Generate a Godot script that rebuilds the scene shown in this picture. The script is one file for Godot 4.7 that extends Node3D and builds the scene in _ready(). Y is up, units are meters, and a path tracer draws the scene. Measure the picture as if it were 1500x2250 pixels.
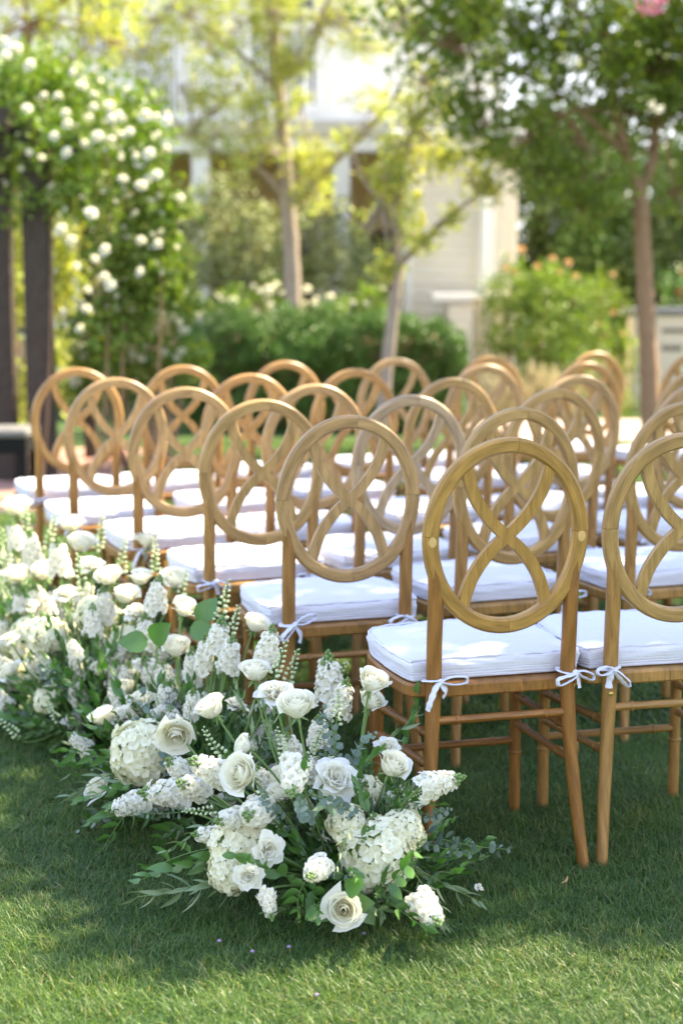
extends Node3D

# ---------- mesh collector ----------
class Geo:
	var v := PackedVector3Array()
	var n := PackedVector3Array()
	var uv := PackedVector2Array()
	var c := PackedColorArray()
	var i := PackedInt32Array()

	func quad_grid(rows: int, cols: int, start: int, flip := false) -> void:
		# rows x cols vertices that were just appended, joined into quads
		for r in rows - 1:
			for k in cols - 1:
				var a := start + r * cols + k
				var b := a + 1
				var d := a + cols
				var e := d + 1
				if flip:
					i.append_array([a, d, b, b, d, e])
				else:
					i.append_array([a, b, d, b, e, d])

	func put(p: Vector3, t := Vector2.ZERO, col := Color.WHITE) -> void:
		v.append(p)
		uv.append(t)
		c.append(col)

	# round tube along a path
	func tube(path: PackedVector3Array, radii: PackedFloat32Array, sides := 10, caps := true, flat := 1.0, col := Color.WHITE) -> void:
		var start := v.size()
		var m := path.size()
		var side := Vector3.ZERO
		var along := 0.0
		for k in m:
			var t := (path[mini(k + 1, m - 1)] - path[maxi(k - 1, 0)]).normalized()
			if k == 0:
				side = t.cross(Vector3.UP if absf(t.y) < 0.9 else Vector3.RIGHT).normalized()
			else:
				along += path[k].distance_to(path[k - 1])
			side = (side - t * side.dot(t)).normalized()
			var up := t.cross(side)
			for s in sides + 1:
				var a := TAU * s / sides
				put(path[k] + (side * cos(a) + up * sin(a) * flat) * radii[k], Vector2(float(s) / sides * maxf(0.02, 6.28 * radii[k]) / 0.12, along / 0.6), col)
		quad_grid(m, sides + 1, start, true)
		if caps:
			for e in 2:
				var k: int = 0 if e == 0 else m - 1
				var first := v.size()
				put(path[k], Vector2(0.1, 0.1), col)
				for s in sides + 1:
					put(v[start + k * (sides + 1) + s], Vector2(0.1 + 0.05 * cos(TAU * s / sides), 0.1 + 0.05 * sin(TAU * s / sides)), col)
				for s in sides:
					i.append_array([first, first + 1 + s, first + 2 + s] if e == 0 else [first, first + 2 + s, first + 1 + s])

	# a closed profile (hard edges) along a path; x of the profile goes along "out", y along "deep"
	func sweep(path: PackedVector3Array, outs: PackedVector3Array, deeps: PackedVector3Array, profile: PackedVector2Array, caps := true, shift := 0.0, around := 0.0) -> void:
		var m := path.size()
		var q := profile.size()
		var run := 0.0
		for e in q:
			var p0 := profile[e]
			var p1 := profile[(e + 1) % q]
			var u0 := run / 0.12 + around
			run += p0.distance_to(p1)
			var u1 := run / 0.12 + around
			var start := v.size()
			var along := shift
			for k in m:
				if k:
					along += path[k].distance_to(path[k - 1]) / 0.6
				put(path[k] + outs[k] * p0.x + deeps[k] * p0.y, Vector2(u0, along))
				put(path[k] + outs[k] * p1.x + deeps[k] * p1.y, Vector2(u1, along))
			quad_grid(m, 2, start, true)
		if caps:
			for e in 2:
				var k: int = 0 if e == 0 else m - 1
				var first := v.size()
				for p in profile:
					put(path[k] + outs[k] * p.x + deeps[k] * p.y, p / 0.12)
				for s in range(1, q - 1):
					i.append_array([first, first + s, first + s + 1] if e == 0 else [first, first + s + 1, first + s])

	# a block with chamfered edges
	func block(at: Vector3, size: Vector3, ch := 0.003, basis := Basis(), col := Color.WHITE) -> void:
		var h := size / 2.0
		var c1 := minf(ch, minf(h.x, minf(h.y, h.z)) * 0.6)
		var prof := PackedVector2Array([Vector2(-h.x + c1, -h.z), Vector2(h.x - c1, -h.z), Vector2(h.x, -h.z + c1), Vector2(h.x, h.z - c1), Vector2(h.x - c1, h.z), Vector2(-h.x + c1, h.z), Vector2(-h.x, h.z - c1), Vector2(-h.x, -h.z + c1)])
		var ys := [[-h.y, 1.0], [-h.y + c1, 0.0], [h.y - c1, 0.0], [h.y, 1.0]]
		for e in 8:
			var start := v.size()
			for y in ys:
				for o in 2:
					var p := prof[(e + o) % 8]
					var s := Vector2(p.x - signf(p.x) * c1 * y[1], p.y - signf(p.y) * c1 * y[1])
					put(at + basis * Vector3(s.x, y[0], s.y), Vector2(s.x + s.y, y[0]), col)
					# every band keeps its own corners so that edges stay crisp
			for b in 3:
				var o := start + b * 2
				var f := v.size()
				for q in [o, o + 1, o + 2, o + 3]:
					put(v[q], uv[q], col)
				i.append_array([f, f + 2, f + 1, f + 1, f + 2, f + 3])
		for e in 2:
			var first := v.size()
			for p in prof:
				put(at + basis * Vector3(p.x - signf(p.x) * c1, -h.y if e == 0 else h.y, p.y - signf(p.y) * c1), p, col)
			for s in range(1, 7):
				i.append_array([first, first + s + 1, first + s] if e == 1 else [first, first + s, first + s + 1])

	func ball(at: Vector3, r: Vector3, rings := 6, sides := 8, basis := Basis(), col := Color.WHITE) -> void:
		var start := v.size()
		for a in rings + 1:
			var lat := PI * a / rings - PI / 2
			for s in sides + 1:
				var lon := TAU * s / sides
				put(at + basis * (Vector3(cos(lat) * cos(lon), sin(lat), cos(lat) * sin(lon)) * r), Vector2(float(s) / sides, float(a) / rings), col)
		quad_grid(rings + 1, sides + 1, start, true)

	func add(g: Geo, t: Transform3D, tint := Color.WHITE) -> void:
		var o := v.size()
		v.append_array(t * g.v)
		uv.append_array(g.uv)
		if tint == Color.WHITE:
			c.append_array(g.c)
		else:
			for k in g.c:
				c.append(k * tint)
		var j := g.i.duplicate()
		for k in j.size():
			j[k] += o
		i.append_array(j)

	func done() -> ArrayMesh:
		n.resize(v.size())
		n.fill(Vector3.ZERO)
		for k in range(0, i.size(), 3):
			var a := i[k]
			var b := i[k + 1]
			var d := i[k + 2]
			var f := (v[d] - v[a]).cross(v[b] - v[a])
			n[a] += f
			n[b] += f
			n[d] += f
		for k in n.size():
			n[k] = n[k].normalized() if n[k].length_squared() > 1e-24 else Vector3.UP
		var arrays := []
		arrays.resize(Mesh.ARRAY_MAX)
		arrays[Mesh.ARRAY_VERTEX] = v
		arrays[Mesh.ARRAY_NORMAL] = n
		arrays[Mesh.ARRAY_TEX_UV] = uv
		arrays[Mesh.ARRAY_COLOR] = c
		arrays[Mesh.ARRAY_INDEX] = i
		var m := ArrayMesh.new()
		m.add_surface_from_arrays(Mesh.PRIMITIVE_TRIANGLES, arrays)
		return m


# ---------- naming ----------
var taken := {}
var rng := RandomNumberGenerator.new()
var M := {}

func numbered(called: String) -> String:
	var k: int = taken.get(called, 0)
	taken[called] = k + 1
	return called if k == 0 else "%s_%03d" % [called, k]

func tag(o: Node3D, label := "", category := "", group := "", kind := "") -> Node3D:
	if label: o.set_meta("label", label)
	if category: o.set_meta("category", category)
	if group: o.set_meta("group", group)
	if kind: o.set_meta("kind", kind)
	return o

func thing(called: String, label: String, category: String, group := "", t := Transform3D()) -> Node3D:
	var o := Node3D.new()
	o.name = numbered(called)
	add_child(o)
	o.transform = t
	return tag(o, label, category, group)

func part(called: String, mesh: Mesh, mat: Material, parent: Node3D, t := Transform3D()) -> MeshInstance3D:
	var o := MeshInstance3D.new()
	o.mesh = mesh
	o.material_override = mat
	o.transform = t
	if parent == self:
		o.name = numbered(called)
		add_child(o)
	else:
		var k := 0
		var key := "used_" + called
		var used: Dictionary = part_names.get_or_add(parent.get_instance_id(), {})
		k = used.get(key, 0)
		used[key] = k + 1
		o.name = called if k == 0 else "%s_%03d" % [called, k]
		parent.add_child(o, true)
	return o

func holder(called: String, parent: Node3D, t := Transform3D()) -> Node3D:
	var o := Node3D.new()
	var used: Dictionary = part_names.get_or_add(parent.get_instance_id(), {})
	var k: int = used.get("used_" + called, 0)
	used["used_" + called] = k + 1
	o.name = called if k == 0 else "%s_%03d" % [called, k]
	parent.add_child(o, true)
	o.transform = t
	return o

var part_names := {}

func many(called: String, mesh: Mesh, mat: Material, parent: Node3D, spots: Array, tints: Array = []) -> MultiMeshInstance3D:
	var mm := MultiMesh.new()
	mm.transform_format = MultiMesh.TRANSFORM_3D
	mm.use_colors = tints.size() > 0
	mm.mesh = mesh
	mm.instance_count = spots.size()
	for k in spots.size():
		mm.set_instance_transform(k, spots[k])
		if tints.size(): mm.set_instance_color(k, tints[k])
	var o := MultiMeshInstance3D.new()
	o.multimesh = mm
	o.material_override = mat
	o.set_meta("kind", "stuff")
	if parent == self:
		o.name = numbered(called)
		add_child(o)
	else:
		var used: Dictionary = part_names.get_or_add(parent.get_instance_id(), {})
		var k: int = used.get("used_" + called, 0)
		used["used_" + called] = k + 1
		o.name = called if k == 0 else "%s_%03d" % [called, k]
		parent.add_child(o, true)
	return o

# ---------- measuring: the point in the world seen at a pixel of the 1500 x 2250 frame, so many metres ahead ----------
const EYE := 1.354
const FOCAL := 3452.0
const DIP := 0.1413
func at(px: float, py: float, z: float) -> Vector3:
	var x := (px - 750.0) / FOCAL
	var y := -(py - 1125.0) / FOCAL
	var dy := y * cos(DIP) - sin(DIP)
	var dz := cos(DIP) + y * sin(DIP)
	return Vector3(x * z / dz, EYE + dy * z / dz, -z)

func lin(r: float, g: float, b: float) -> Color:
	return Color(r, g, b).linear_to_srgb()

func mat(albedo: Color, rough := 0.6, spec := 0.5) -> StandardMaterial3D:
	var m := StandardMaterial3D.new()
	m.albedo_color = albedo
	m.roughness = rough
	m.metallic_specular = spec
	return m

func leafy(albedo: Color, through: Color, rough := 0.5, spec := 0.35) -> StandardMaterial3D:
	var m := mat(albedo, rough, spec)
	m.vertex_color_use_as_albedo = true
	m.backlight_enabled = true
	m.backlight = through
	m.cull_mode = BaseMaterial3D.CULL_DISABLED
	return m

func aim(dir: Vector3, roll := 0.0) -> Basis:
	# a basis whose y axis points along dir
	var y := dir.normalized()
	var x := y.cross(Vector3.FORWARD if absf(y.z) < 0.9 else Vector3.RIGHT).normalized()
	return Basis(x, y, x.cross(y)) * Basis(Vector3.UP, roll)

func jit(a: float) -> float:
	return rng.randf_range(-a, a)

func jitter(a: float) -> Vector3:
	return Vector3(jit(a), jit(a), jit(a))

func bezier(a: Vector3, b: Vector3, d: Vector3, k: int) -> PackedVector3Array:
	var out := PackedVector3Array()
	for s in k + 1:
		var t := float(s) / k
		out.append(a.lerp(b, t).lerp(b.lerp(d, t), t))
	return out

func taper(a: float, b: float, k: int) -> PackedFloat32Array:
	var out := PackedFloat32Array()
	for s in k + 1:
		out.append(lerpf(a, b, float(s) / k))
	return out

# ---------- textures ----------
func noise(freq: float, sd: int, oct := 3) -> FastNoiseLite:
	var f := FastNoiseLite.new()
	f.seed = sd
	f.frequency = freq
	f.noise_type = FastNoiseLite.TYPE_SIMPLEX_SMOOTH
	f.fractal_octaves = oct
	return f

func wood_texture(sd: int) -> Array:
	# grain along v; u spans 12 cm, v spans 60 cm
	var w := 192
	var h := 512
	var im := Image.create(w, h, false, Image.FORMAT_RGB8)
	var bump := Image.create(w, h, false, Image.FORMAT_RGB8)
	var band := noise(1.0, sd, 2)
	var fine := noise(1.0, sd + 1, 3)
	var blot := noise(1.0, sd + 2, 2)
	for y in h:
		for x in w:
			# wrapped in u by sampling on a circle
			var a := TAU * x / w
			var cx := cos(a)
			var cy := sin(a)
			var yy := TAU * y / h
			var g := band.get_noise_3d(cx * 1.6 + 3.0 * sin(yy) * 0.12, cy * 1.6, cos(yy) * 0.35)
			var f := fine.get_noise_3d(cx * 9.0, cy * 9.0, sin(yy) * 1.1 + cos(yy) * 0.7)
			var b := blot.get_noise_3d(cx * 0.9, cy * 0.9 + sin(yy) * 0.9, cos(yy) * 0.9)
			var ring := 0.5 + 0.5 * sin(g * 22.0)
			var t := clampf(0.84 + 0.10 * f + 0.045 * ring + 0.13 * b, 0.0, 1.0)
			var pore := clampf((fine.get_noise_3d(cx * 24.0, cy * 24.0, sin(yy) * 2.4 + cos(yy) * 1.7) - 0.32) * 3.0, 0.0, 1.0)
			t *= 1.0 - 0.25 * pore
			im.set_pixel(x, y, Color(t, t * (0.965 + 0.035 * t), t * (0.90 + 0.10 * t)))
			var e := clampf(0.5 + 0.3 * f - 0.4 * pore, 0, 1)
			bump.set_pixel(x, y, Color(e, e, e))
	return [ImageTexture.create_from_image(im), ImageTexture.create_from_image(bump)]

func noise_texture(size: int, freq: float, lo: Color, hi: Color, sd: int, oct := 4) -> ImageTexture:
	var f := noise(1.0, sd, oct)
	var im := Image.create(size, size, false, Image.FORMAT_RGB8)
	for y in size:
		for x in size:
			var a := TAU * x / size
			var b := TAU * y / size
			# torus sampling so that the texture tiles
			var t := clampf(0.5 + 0.6 * f.get_noise_3d(cos(a) * freq + 0.7 * cos(b) * freq, sin(a) * freq + 0.3 * cos(b) * freq, sin(b) * freq), 0.0, 1.0)
			im.set_pixel(x, y, lo.lerp(hi, t))
	return ImageTexture.create_from_image(im)

func _ready() -> void:
	rng.seed = 20240611
	# ----- camera -----
	var cam := Camera3D.new()
	cam.name = "camera"
	cam.position = Vector3(0, EYE, 0)
	cam.rotation = Vector3(-DIP, 0, 0)
	cam.keep_aspect = Camera3D.KEEP_HEIGHT
	var lens := CameraAttributesPhysical.new()
	lens.frustum_focal_length = 36.82
	lens.frustum_focus_distance = 3.5
	lens.frustum_near = 0.1
	lens.frustum_far = 400.0
	lens.exposure_aperture = 1.5
	cam.attributes = lens
	cam.fov = 36.1
	cam.near = 0.1
	cam.far = 400.0
	add_child(cam)
	# ----- sky -----
	var env := Environment.new()
	env.background_mode = Environment.BG_SKY
	var sky := ProceduralSkyMaterial.new()
	sky.sky_top_color = Color(0.60, 0.69, 0.88)
	sky.sky_horizon_color = Color(0.97, 0.97, 0.95)
	sky.sky_curve = 0.22
	sky.ground_bottom_color = Color(0.25, 0.30, 0.16)
	sky.ground_horizon_color = Color(0.55, 0.58, 0.50)
	sky.sky_energy_multiplier = 0.88
	env.sky = Sky.new()
	env.sky.sky_material = sky
	env.tonemap_mode = Environment.TONE_MAPPER_LINEAR
	env.tonemap_exposure = 4.6
	env.sdfgi_enabled = true
	env.ssao_enabled = true
	env.ssil_enabled = true
	var around := WorldEnvironment.new()
	around.name = "environment"
	around.environment = env
	add_child(around)
	# ----- sun: high, beyond the chairs and to the right -----
	var sun := DirectionalLight3D.new()
	sun.name = "sun"
	sun.light_color = Color(1.0, 0.94, 0.82)
	sun.light_energy = 1.6
	sun.light_angular_distance = 0.5
	sun.shadow_enabled = true
	add_child(sun)
	sun.look_at_from_position(Vector3.ZERO, -SUN_AT, Vector3.UP)
	# ----- the scene -----
	make_materials()
	prepare_flowers()
	setting()
	house()
	trees()
	garden()
	arbor()
	rows_of_chairs()
	flowers()
	lawn()

const SUN_AT := Vector3(0.60, 0.74, -0.30)

# ---------- chairs ----------
const OVAL_A := 0.197
const OVAL_B := 0.2249
const OVAL_Y := 0.797
const POST := 0.1648
var chair_mesh := {}

func back_z(h: float) -> float:
	return (h - 0.45) * 0.048

func oval_point(t: float, inset: float) -> Vector3:
	var y := OVAL_Y + (OVAL_B - inset) * sin(t)
	return Vector3((OVAL_A - inset) * cos(t), y, back_z(y))

func octagon(w: float, d: float, ch: float) -> PackedVector2Array:
	return PackedVector2Array([Vector2(-w + ch, -d), Vector2(w - ch, -d), Vector2(w, -d + ch), Vector2(w, d - ch), Vector2(w - ch, d), Vector2(-w + ch, d), Vector2(-w, d - ch), Vector2(-w, -d + ch)])

func ring_piece(t0: float, t1: float, k: int) -> ArrayMesh:
	var g := Geo.new()
	var path := PackedVector3Array()
	var outs := PackedVector3Array()
	var deeps := PackedVector3Array()
	var steps := 20
	for s in steps + 1:
		var t := lerpf(t0, t1, float(s) / steps)
		path.append(oval_point(t, 0.0165))
		var tangent := (oval_point(t + 0.01, 0.0165) - oval_point(t - 0.01, 0.0165)).normalized()
		var deep := Vector3(0, -0.048, 1).normalized()
		outs.append(tangent.cross(deep).normalized())
		deeps.append(deep)
	g.sweep(path, outs, deeps, octagon(0.0175, 0.0142 + 0.0002 * (k % 2), 0.0058), true, k * 0.37, k * 0.31)
	return g.done()

func splat_piece() -> ArrayMesh:
	# the crossed lattice: two S-shaped bars cut from one board
	var half := [Vector2(-0.103, 0.172), Vector2(-0.091, 0.125), Vector2(-0.071, 0.080), Vector2(-0.038, 0.036), Vector2(0.0, 0.0), Vector2(0.039, -0.035), Vector2(0.073, -0.081), Vector2(0.092, -0.125), Vector2(0.104, -0.174)]
	var outline := PackedVector2Array()
	for s in [1.0, -1.0]:
		var cv := Curve2D.new()
		for k in half.size():
			var tn: Vector2 = (half[mini(k + 1, 8)] - half[maxi(k - 1, 0)]) * 0.18
			cv.add_point(half[k] * Vector2(s, 1), -tn * Vector2(s, 1), tn * Vector2(s, 1))
		var pts := cv.tessellate_even_length(4, 0.012)
		var bar := PackedVector2Array()
		for e in 2:
			for j in pts.size():
				var k := j if e == 0 else pts.size() - 1 - j
				var t := (pts[mini(k + 1, pts.size() - 1)] - pts[maxi(k - 1, 0)]).normalized()
				bar.append(pts[k] + Vector2(t.y, -t.x) * (0.0136 if e == 0 else -0.0136))
		outline = bar if outline.is_empty() else Geometry2D.merge_polygons(outline, bar)[0]
	var g := Geo.new()
	var inner: PackedVector2Array = Geometry2D.offset_polygon(outline, -0.0013, Geometry2D.JOIN_ROUND)[0]
	for layer in [[outline, 0.0088], [inner, 0.0100]]:
		var poly: PackedVector2Array = layer[0]
		var tri := Geometry2D.triangulate_polygon(poly)
		for s in [1.0, -1.0]:
			var o := g.v.size()
			for p in poly: g.put(Vector3(p.x, OVAL_Y + p.y, back_z(OVAL_Y + p.y) + layer[1] * s), Vector2(p.x / 0.12 + 0.5, p.y / 0.6))
			for k in range(0, tri.size(), 3):
				g.i.append_array([o + tri[k], o + tri[k + 1], o + tri[k + 2]] if s > 0 else [o + tri[k], o + tri[k + 2], o + tri[k + 1]])
		var start := g.v.size()
		for k in poly.size() + 1:
			var p := poly[k % poly.size()]
			for s in [-1.0, 1.0]:
				g.put(Vector3(p.x, OVAL_Y + p.y, back_z(OVAL_Y + p.y) + layer[1] * s), Vector2(s * 0.08, k * 0.02))
		g.quad_grid(poly.size() + 1, 2, start)
	return g.done()

func seat_outline(grow: float, front: float, back: float) -> PackedVector2Array:
	# x to the right, y to the front; runs round from the rear right post
	var half := [Vector2(0.0, back), Vector2(0.144, back), Vector2(0.160, back + 0.003), Vector2(0.208, 0.022), Vector2(0.219, 0.042), Vector2(0.2275, 0.10), Vector2(0.2305, 0.17), Vector2(0.2310, 0.24), Vector2(0.2280, 0.310), Vector2(0.2160, 0.368), Vector2(0.1860, 0.408), Vector2(0.130, 0.430), Vector2(0.062, 0.440), Vector2(0.0, 0.442)]
	var cv := Curve2D.new()
	for k in half.size():
		var prev: Vector2 = half[k - 1] if k else Vector2(-half[1].x, half[1].y)
		var next: Vector2 = half[k + 1] if k < half.size() - 1 else Vector2(-half[k - 1].x, half[k - 1].y)
		var tn: Vector2 = (next - prev) * 0.16
		if k == 3 or k == 2: tn *= 0.1
		cv.add_point(half[k], -tn, tn)
	var pts := cv.tessellate_even_length(4, 0.022)
	var out := PackedVector2Array()
	for p in pts: out.append(p)
	for k in range(pts.size() - 2, 0, -1): out.append(Vector2(-pts[k].x, pts[k].y))
	var mid := Vector2(0, 0.22)
	var res := PackedVector2Array()
	for k in out.size():
		var p := out[k]
		var t := (out[(k + 1) % out.size()] - out[(k - 1 + out.size()) % out.size()]).normalized()
		var nrm := Vector2(t.y, -t.x)
		if nrm.dot(p - mid) < 0: nrm = -nrm
		var r := p + nrm * grow
		if front > 0: r.y = minf(r.y, front)
		res.append(r)
	return res

func plate(outline: PackedVector2Array, levels: Array, dome := 0.0, rings := 4) -> Geo:
	# levels: [height, inset, hard edge]; bottom to top
	var g := Geo.new()
	var mid := Vector2(0, 0.215)
	var q := outline.size()
	for b in levels.size() - 1:
		var start := g.v.size()
		for l in 2:
			var lv: Array = levels[b + l]
			for k in q + 1:
				var p := outline[k % q]
				var r: Vector2 = p - (p - mid).normalized() * lv[1]
				g.put(Vector3(r.x, lv[0], -r.y), Vector2(k * 0.022 / 0.12 * 0.2, lv[0] / 0.6 + k * 0.03))
		g.quad_grid(2, q + 1, start, false)
	for e in 2:
		var lv: Array = levels[0] if e == 0 else levels[-1]
		var start := g.v.size()
		for a in rings + 1:
			var f := float(a) / rings
			for k in q + 1:
				var p := outline[k % q]
				var r: Vector2 = (p - (p - mid).normalized() * lv[1]).lerp(mid, f)
				var up: float = dome * (1.0 - pow(1.0 - f, 2.0)) if e == 1 else 0.0
				g.put(Vector3(r.x, lv[0] + up, -r.y), Vector2(r.x / 0.12, r.y / 0.6))
		g.quad_grid(rings + 1, q + 1, start, e == 0)
	return g

func turned(a: Vector3, b: Vector3, r: float, beads: Array, sides := 10) -> ArrayMesh:
	# a turned rail or leg with raised bamboo beads at the given shares of its length
	var ts := [0.0]
	for e in beads:
		for d in [-0.016, -0.009, -0.004, 0.004, 0.009, 0.016]:
			ts.append(e + d * 0.33 / a.distance_to(b))
	ts.append(1.0)
	ts.sort()
	var path := PackedVector3Array()
	var radii := PackedFloat32Array()
	for t in ts:
		path.append(a.lerp(b, t))
		var add := 0.0
		for e in beads:
			var d: float = absf(t - e) * a.distance_to(b)
			if d < 0.0016: add = 0.0030
			elif d < 0.0033: add = 0.0022
		radii.append(r + add)
	var g := Geo.new()
	g.tube(path, radii, sides, true)
	return g.done()

func build_chair_meshes() -> void:
	var cuts := [deg_to_rad(84), deg_to_rad(178), deg_to_rad(273), deg_to_rad(362), deg_to_rad(444)]
	chair_mesh.ring = []
	for k in 4:
		chair_mesh.ring.append(ring_piece(cuts[k] + 0.0022, cuts[k + 1] - 0.0022, k))
	chair_mesh.splat = splat_piece()
	chair_mesh.rear = []
	for s in [-1.0, 1.0]:
		var g := Geo.new()
		var cv := Curve3D.new()
		var pts := [Vector3(0.195, 0.0, 0.050), Vector3(0.1835, 0.14, 0.026), Vector3(0.172, 0.29, 0.008), Vector3(0.1648, 0.44, 0.0), Vector3(0.1648, 0.56, 0.005), Vector3(0.1648, 0.66, 0.0105), Vector3(0.1690, 0.712, 0.013), Vector3(0.1765, 0.752, 0.0148), Vector3(0.1805, 0.785, 0.0162)]
		for k in pts.size():
			var d: Vector3 = (pts[mini(k + 1, pts.size() - 1)] - pts[maxi(k - 1, 0)]) * 0.17
			cv.add_point(pts[k], -d, d)
		var path := cv.tessellate_even_length(4, 0.03)
		var radii := PackedFloat32Array()
		var mirrored := PackedVector3Array()
		for p in path:
			mirrored.append(Vector3(p.x * s, p.y, p.z))
			var r := lerpf(0.0136, 0.0181, clampf(p.y / 0.45, 0, 1))
			if p.y > 0.66: r = lerpf(0.0181, 0.0120, clampf((p.y - 0.66) / 0.11, 0, 1))
			radii.append(r)
		g.tube(mirrored, radii, 14, true)
		chair_mesh.rear.append(g.done())
	chair_mesh.front = turned(Vector3(0, 0.43, 0), Vector3.ZERO, 0.0145, [0.10, 0.62], 12)
	chair_mesh.seat = plate(seat_outline(0.0, 0.0, 0.003), [[0.424, 0.004], [0.428, 0.0], [0.450, 0.0], [0.456, 0.005]]).done()
	chair_mesh.bar_rear = turned(Vector3(-0.165, 0.372, 0), Vector3(0.165, 0.372, 0), 0.0098, [0.17, 0.83])
	chair_mesh.bar_front = turned(Vector3(-0.185, 0.195, 0), Vector3(0.185, 0.195, 0), 0.0098, [0.17, 0.83])
	chair_mesh.bar_side = turned(Vector3(0, 0, 0.0), Vector3(0, -0.022, -0.385), 0.0098, [0.17, 0.83])
	# cushion: a pad of stacked folds with a piped top edge
	var side := [[0.457, 0.030], [0.458, 0.011], [0.4605, 0.0060], [0.4635, 0.0050], [0.4650, 0.0066], [0.4665, 0.0048], [0.4695, 0.0038], [0.4710, 0.0056], [0.4725, 0.0036], [0.4760, 0.0028], [0.4772, 0.0044], [0.4786, 0.0024], [0.4830, 0.0012], [0.4880, 0.0008], [0.4930, 0.0016], [0.4970, 0.0034], [0.4995, 0.0062], [0.5015, 0.012], [0.5035, 0.024]]
	chair_mesh.pads = []
	for k in 4:
		var f := noise(1.0, 50 + k, 3)
		var g := plate(seat_outline(-0.004, 0.0, 0.024), side, 0.007, 16)
		for j in g.v.size():
			var p := g.v[j]
			var n := f.get_noise_3d(p.x * 7.0, p.y * 40.0, p.z * 7.0)
			var m := f.get_noise_3d(p.x * 26.0 + 9.0, p.y * 60.0, p.z * 26.0)
			var far := clampf((Vector2(p.x, p.z + 0.21).length() - 0.05) / 0.15, 0, 1)
			var up := clampf((p.y - 0.457) / 0.04, 0, 1)
			p.y = 0.457 + (p.y - 0.457) * 1.16
			g.v[j] = p + Vector3(p.x, 0, p.z + 0.21).normalized() * (n * 0.0045 + m * 0.0016) * far + Vector3.UP * (n * 0.0035 + m * 0.0015 + creases(f, p) * 0.0022) * up
		chair_mesh.pads.append(g.done())
	var ring := Geo.new()
	var path := PackedVector3Array()
	var o := seat_outline(-0.0085, 0.0, 0.0285)
	for k in o.size() + 1:
		var p := o[k % o.size()]
		path.append(Vector3(p.x, 0.5072 + 0.0012 * sin(k * 1.7), -p.y))
	var radii := PackedFloat32Array()
	radii.resize(path.size())
	radii.fill(0.0029)
	ring.tube(path, radii, 6, false)
	chair_mesh.piping = ring.done()
	chair_mesh.ties = []
	for k in 6: chair_mesh.ties.append(tie_shape(k))

func creases(f: FastNoiseLite, p: Vector3) -> float:
	# soft wrinkles that run out from the tied corners
	var a := Vector2(p.x - signf(p.x) * 0.15, p.z + 0.02)
	return -pow(absf(f.get_noise_3d(a.angle() * 2.6, a.length() * 2.0, p.x * 3.0)), 0.5) * exp(-a.length() * 6.0) * 1.6

func ribbon(g: Geo, pts: Array, w: float) -> void:
	var cv := Curve3D.new()
	for k in pts.size():
		var d: Vector3 = (pts[mini(k + 1, pts.size() - 1)] - pts[maxi(k - 1, 0)]) * 0.2
		cv.add_point(pts[k], -d, d)
	var path := cv.tessellate_even_length(4, 0.006)
	var radii := PackedFloat32Array()
	for k in path.size():
		radii.append(w * 1.15 * (1.0 + 0.14 * sin(k * 1.3)))
	g.tube(path, radii, 8, true, 0.30)

func tie_shape(k: int) -> ArrayMesh:
	# a strip knotted round the post (post axis = y, its side towards the camera = +z), with a loop and two loose ends
	var g := Geo.new()
	var band := []
	for s in 17:
		var a := TAU * s / 16
		band.append(Vector3(cos(a) * 0.0206, 0.003 * sin(a + k), sin(a) * 0.0206))
	ribbon(g, band, 0.0066)
	var flip := 1.0 if k % 2 == 0 else -1.0
	var knot := Vector3(0.010 * flip, 0.0, 0.021)
	g.ball(knot, Vector3(0.0085, 0.0075, 0.0065), 6, 8, Basis(Vector3.BACK, 0.5))
	var r := RandomNumberGenerator.new()
	r.seed = 900 + k
	# loop
	var L := r.randf_range(0.038, 0.06)
	var rise := r.randf_range(-0.012, 0.022)
	var e := knot + Vector3(L * flip, rise, 0.006)
	ribbon(g, [knot, knot + Vector3(L * 0.4 * flip, rise * 0.5 + 0.010, 0.007), e + Vector3(0, 0.006, 0.002), e + Vector3(0.004 * flip, -0.002, 0.003), e + Vector3(-0.003 * flip, -0.008, 0.004), knot + Vector3(L * 0.45 * flip, rise * 0.4 - 0.007, 0.010), knot + Vector3(0, 0, 0.004)], 0.0070)
	# the second loop, or a long end
	var e2 := knot + Vector3(r.randf_range(-0.055, -0.03) * flip, r.randf_range(-0.035, -0.012), 0.012)
	if k % 3 != 0:
		ribbon(g, [knot, knot + Vector3(-0.012 * flip, -0.002, 0.008), e2 + Vector3(0.004 * flip, 0.008, 0), e2, e2 + Vector3(0.006 * flip, -0.008, 0.002), knot + Vector3(-0.008 * flip, -0.010, 0.010), knot], 0.0066)
	else:
		ribbon(g, [knot, knot + Vector3(-0.014 * flip, -0.008, 0.008), e2 + Vector3(0.006 * flip, -0.004, 0), e2 + Vector3(0, -0.028, -0.004)], 0.0072)
	# hanging end
	var drop := r.randf_range(0.035, 0.055)
	ribbon(g, [knot, knot + Vector3(0.004 * flip, -0.012, 0.006), knot + Vector3(r.randf_range(0.004, 0.02) * flip, -drop * 0.6, 0.003), knot + Vector3(r.randf_range(0.0, 0.016) * flip, -drop, 0.006)], 0.0068)
	return g.done()

const ROW_WORD := ["nearest", "second", "third", "fourth", "fifth", "farthest"]
const SEAT_WORD := ["aisle end chair", "second chair from the aisle", "third chair from the aisle", "fourth chair from the aisle", "fifth chair from the aisle", "sixth chair from the aisle", "seventh chair from the aisle"]

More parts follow.
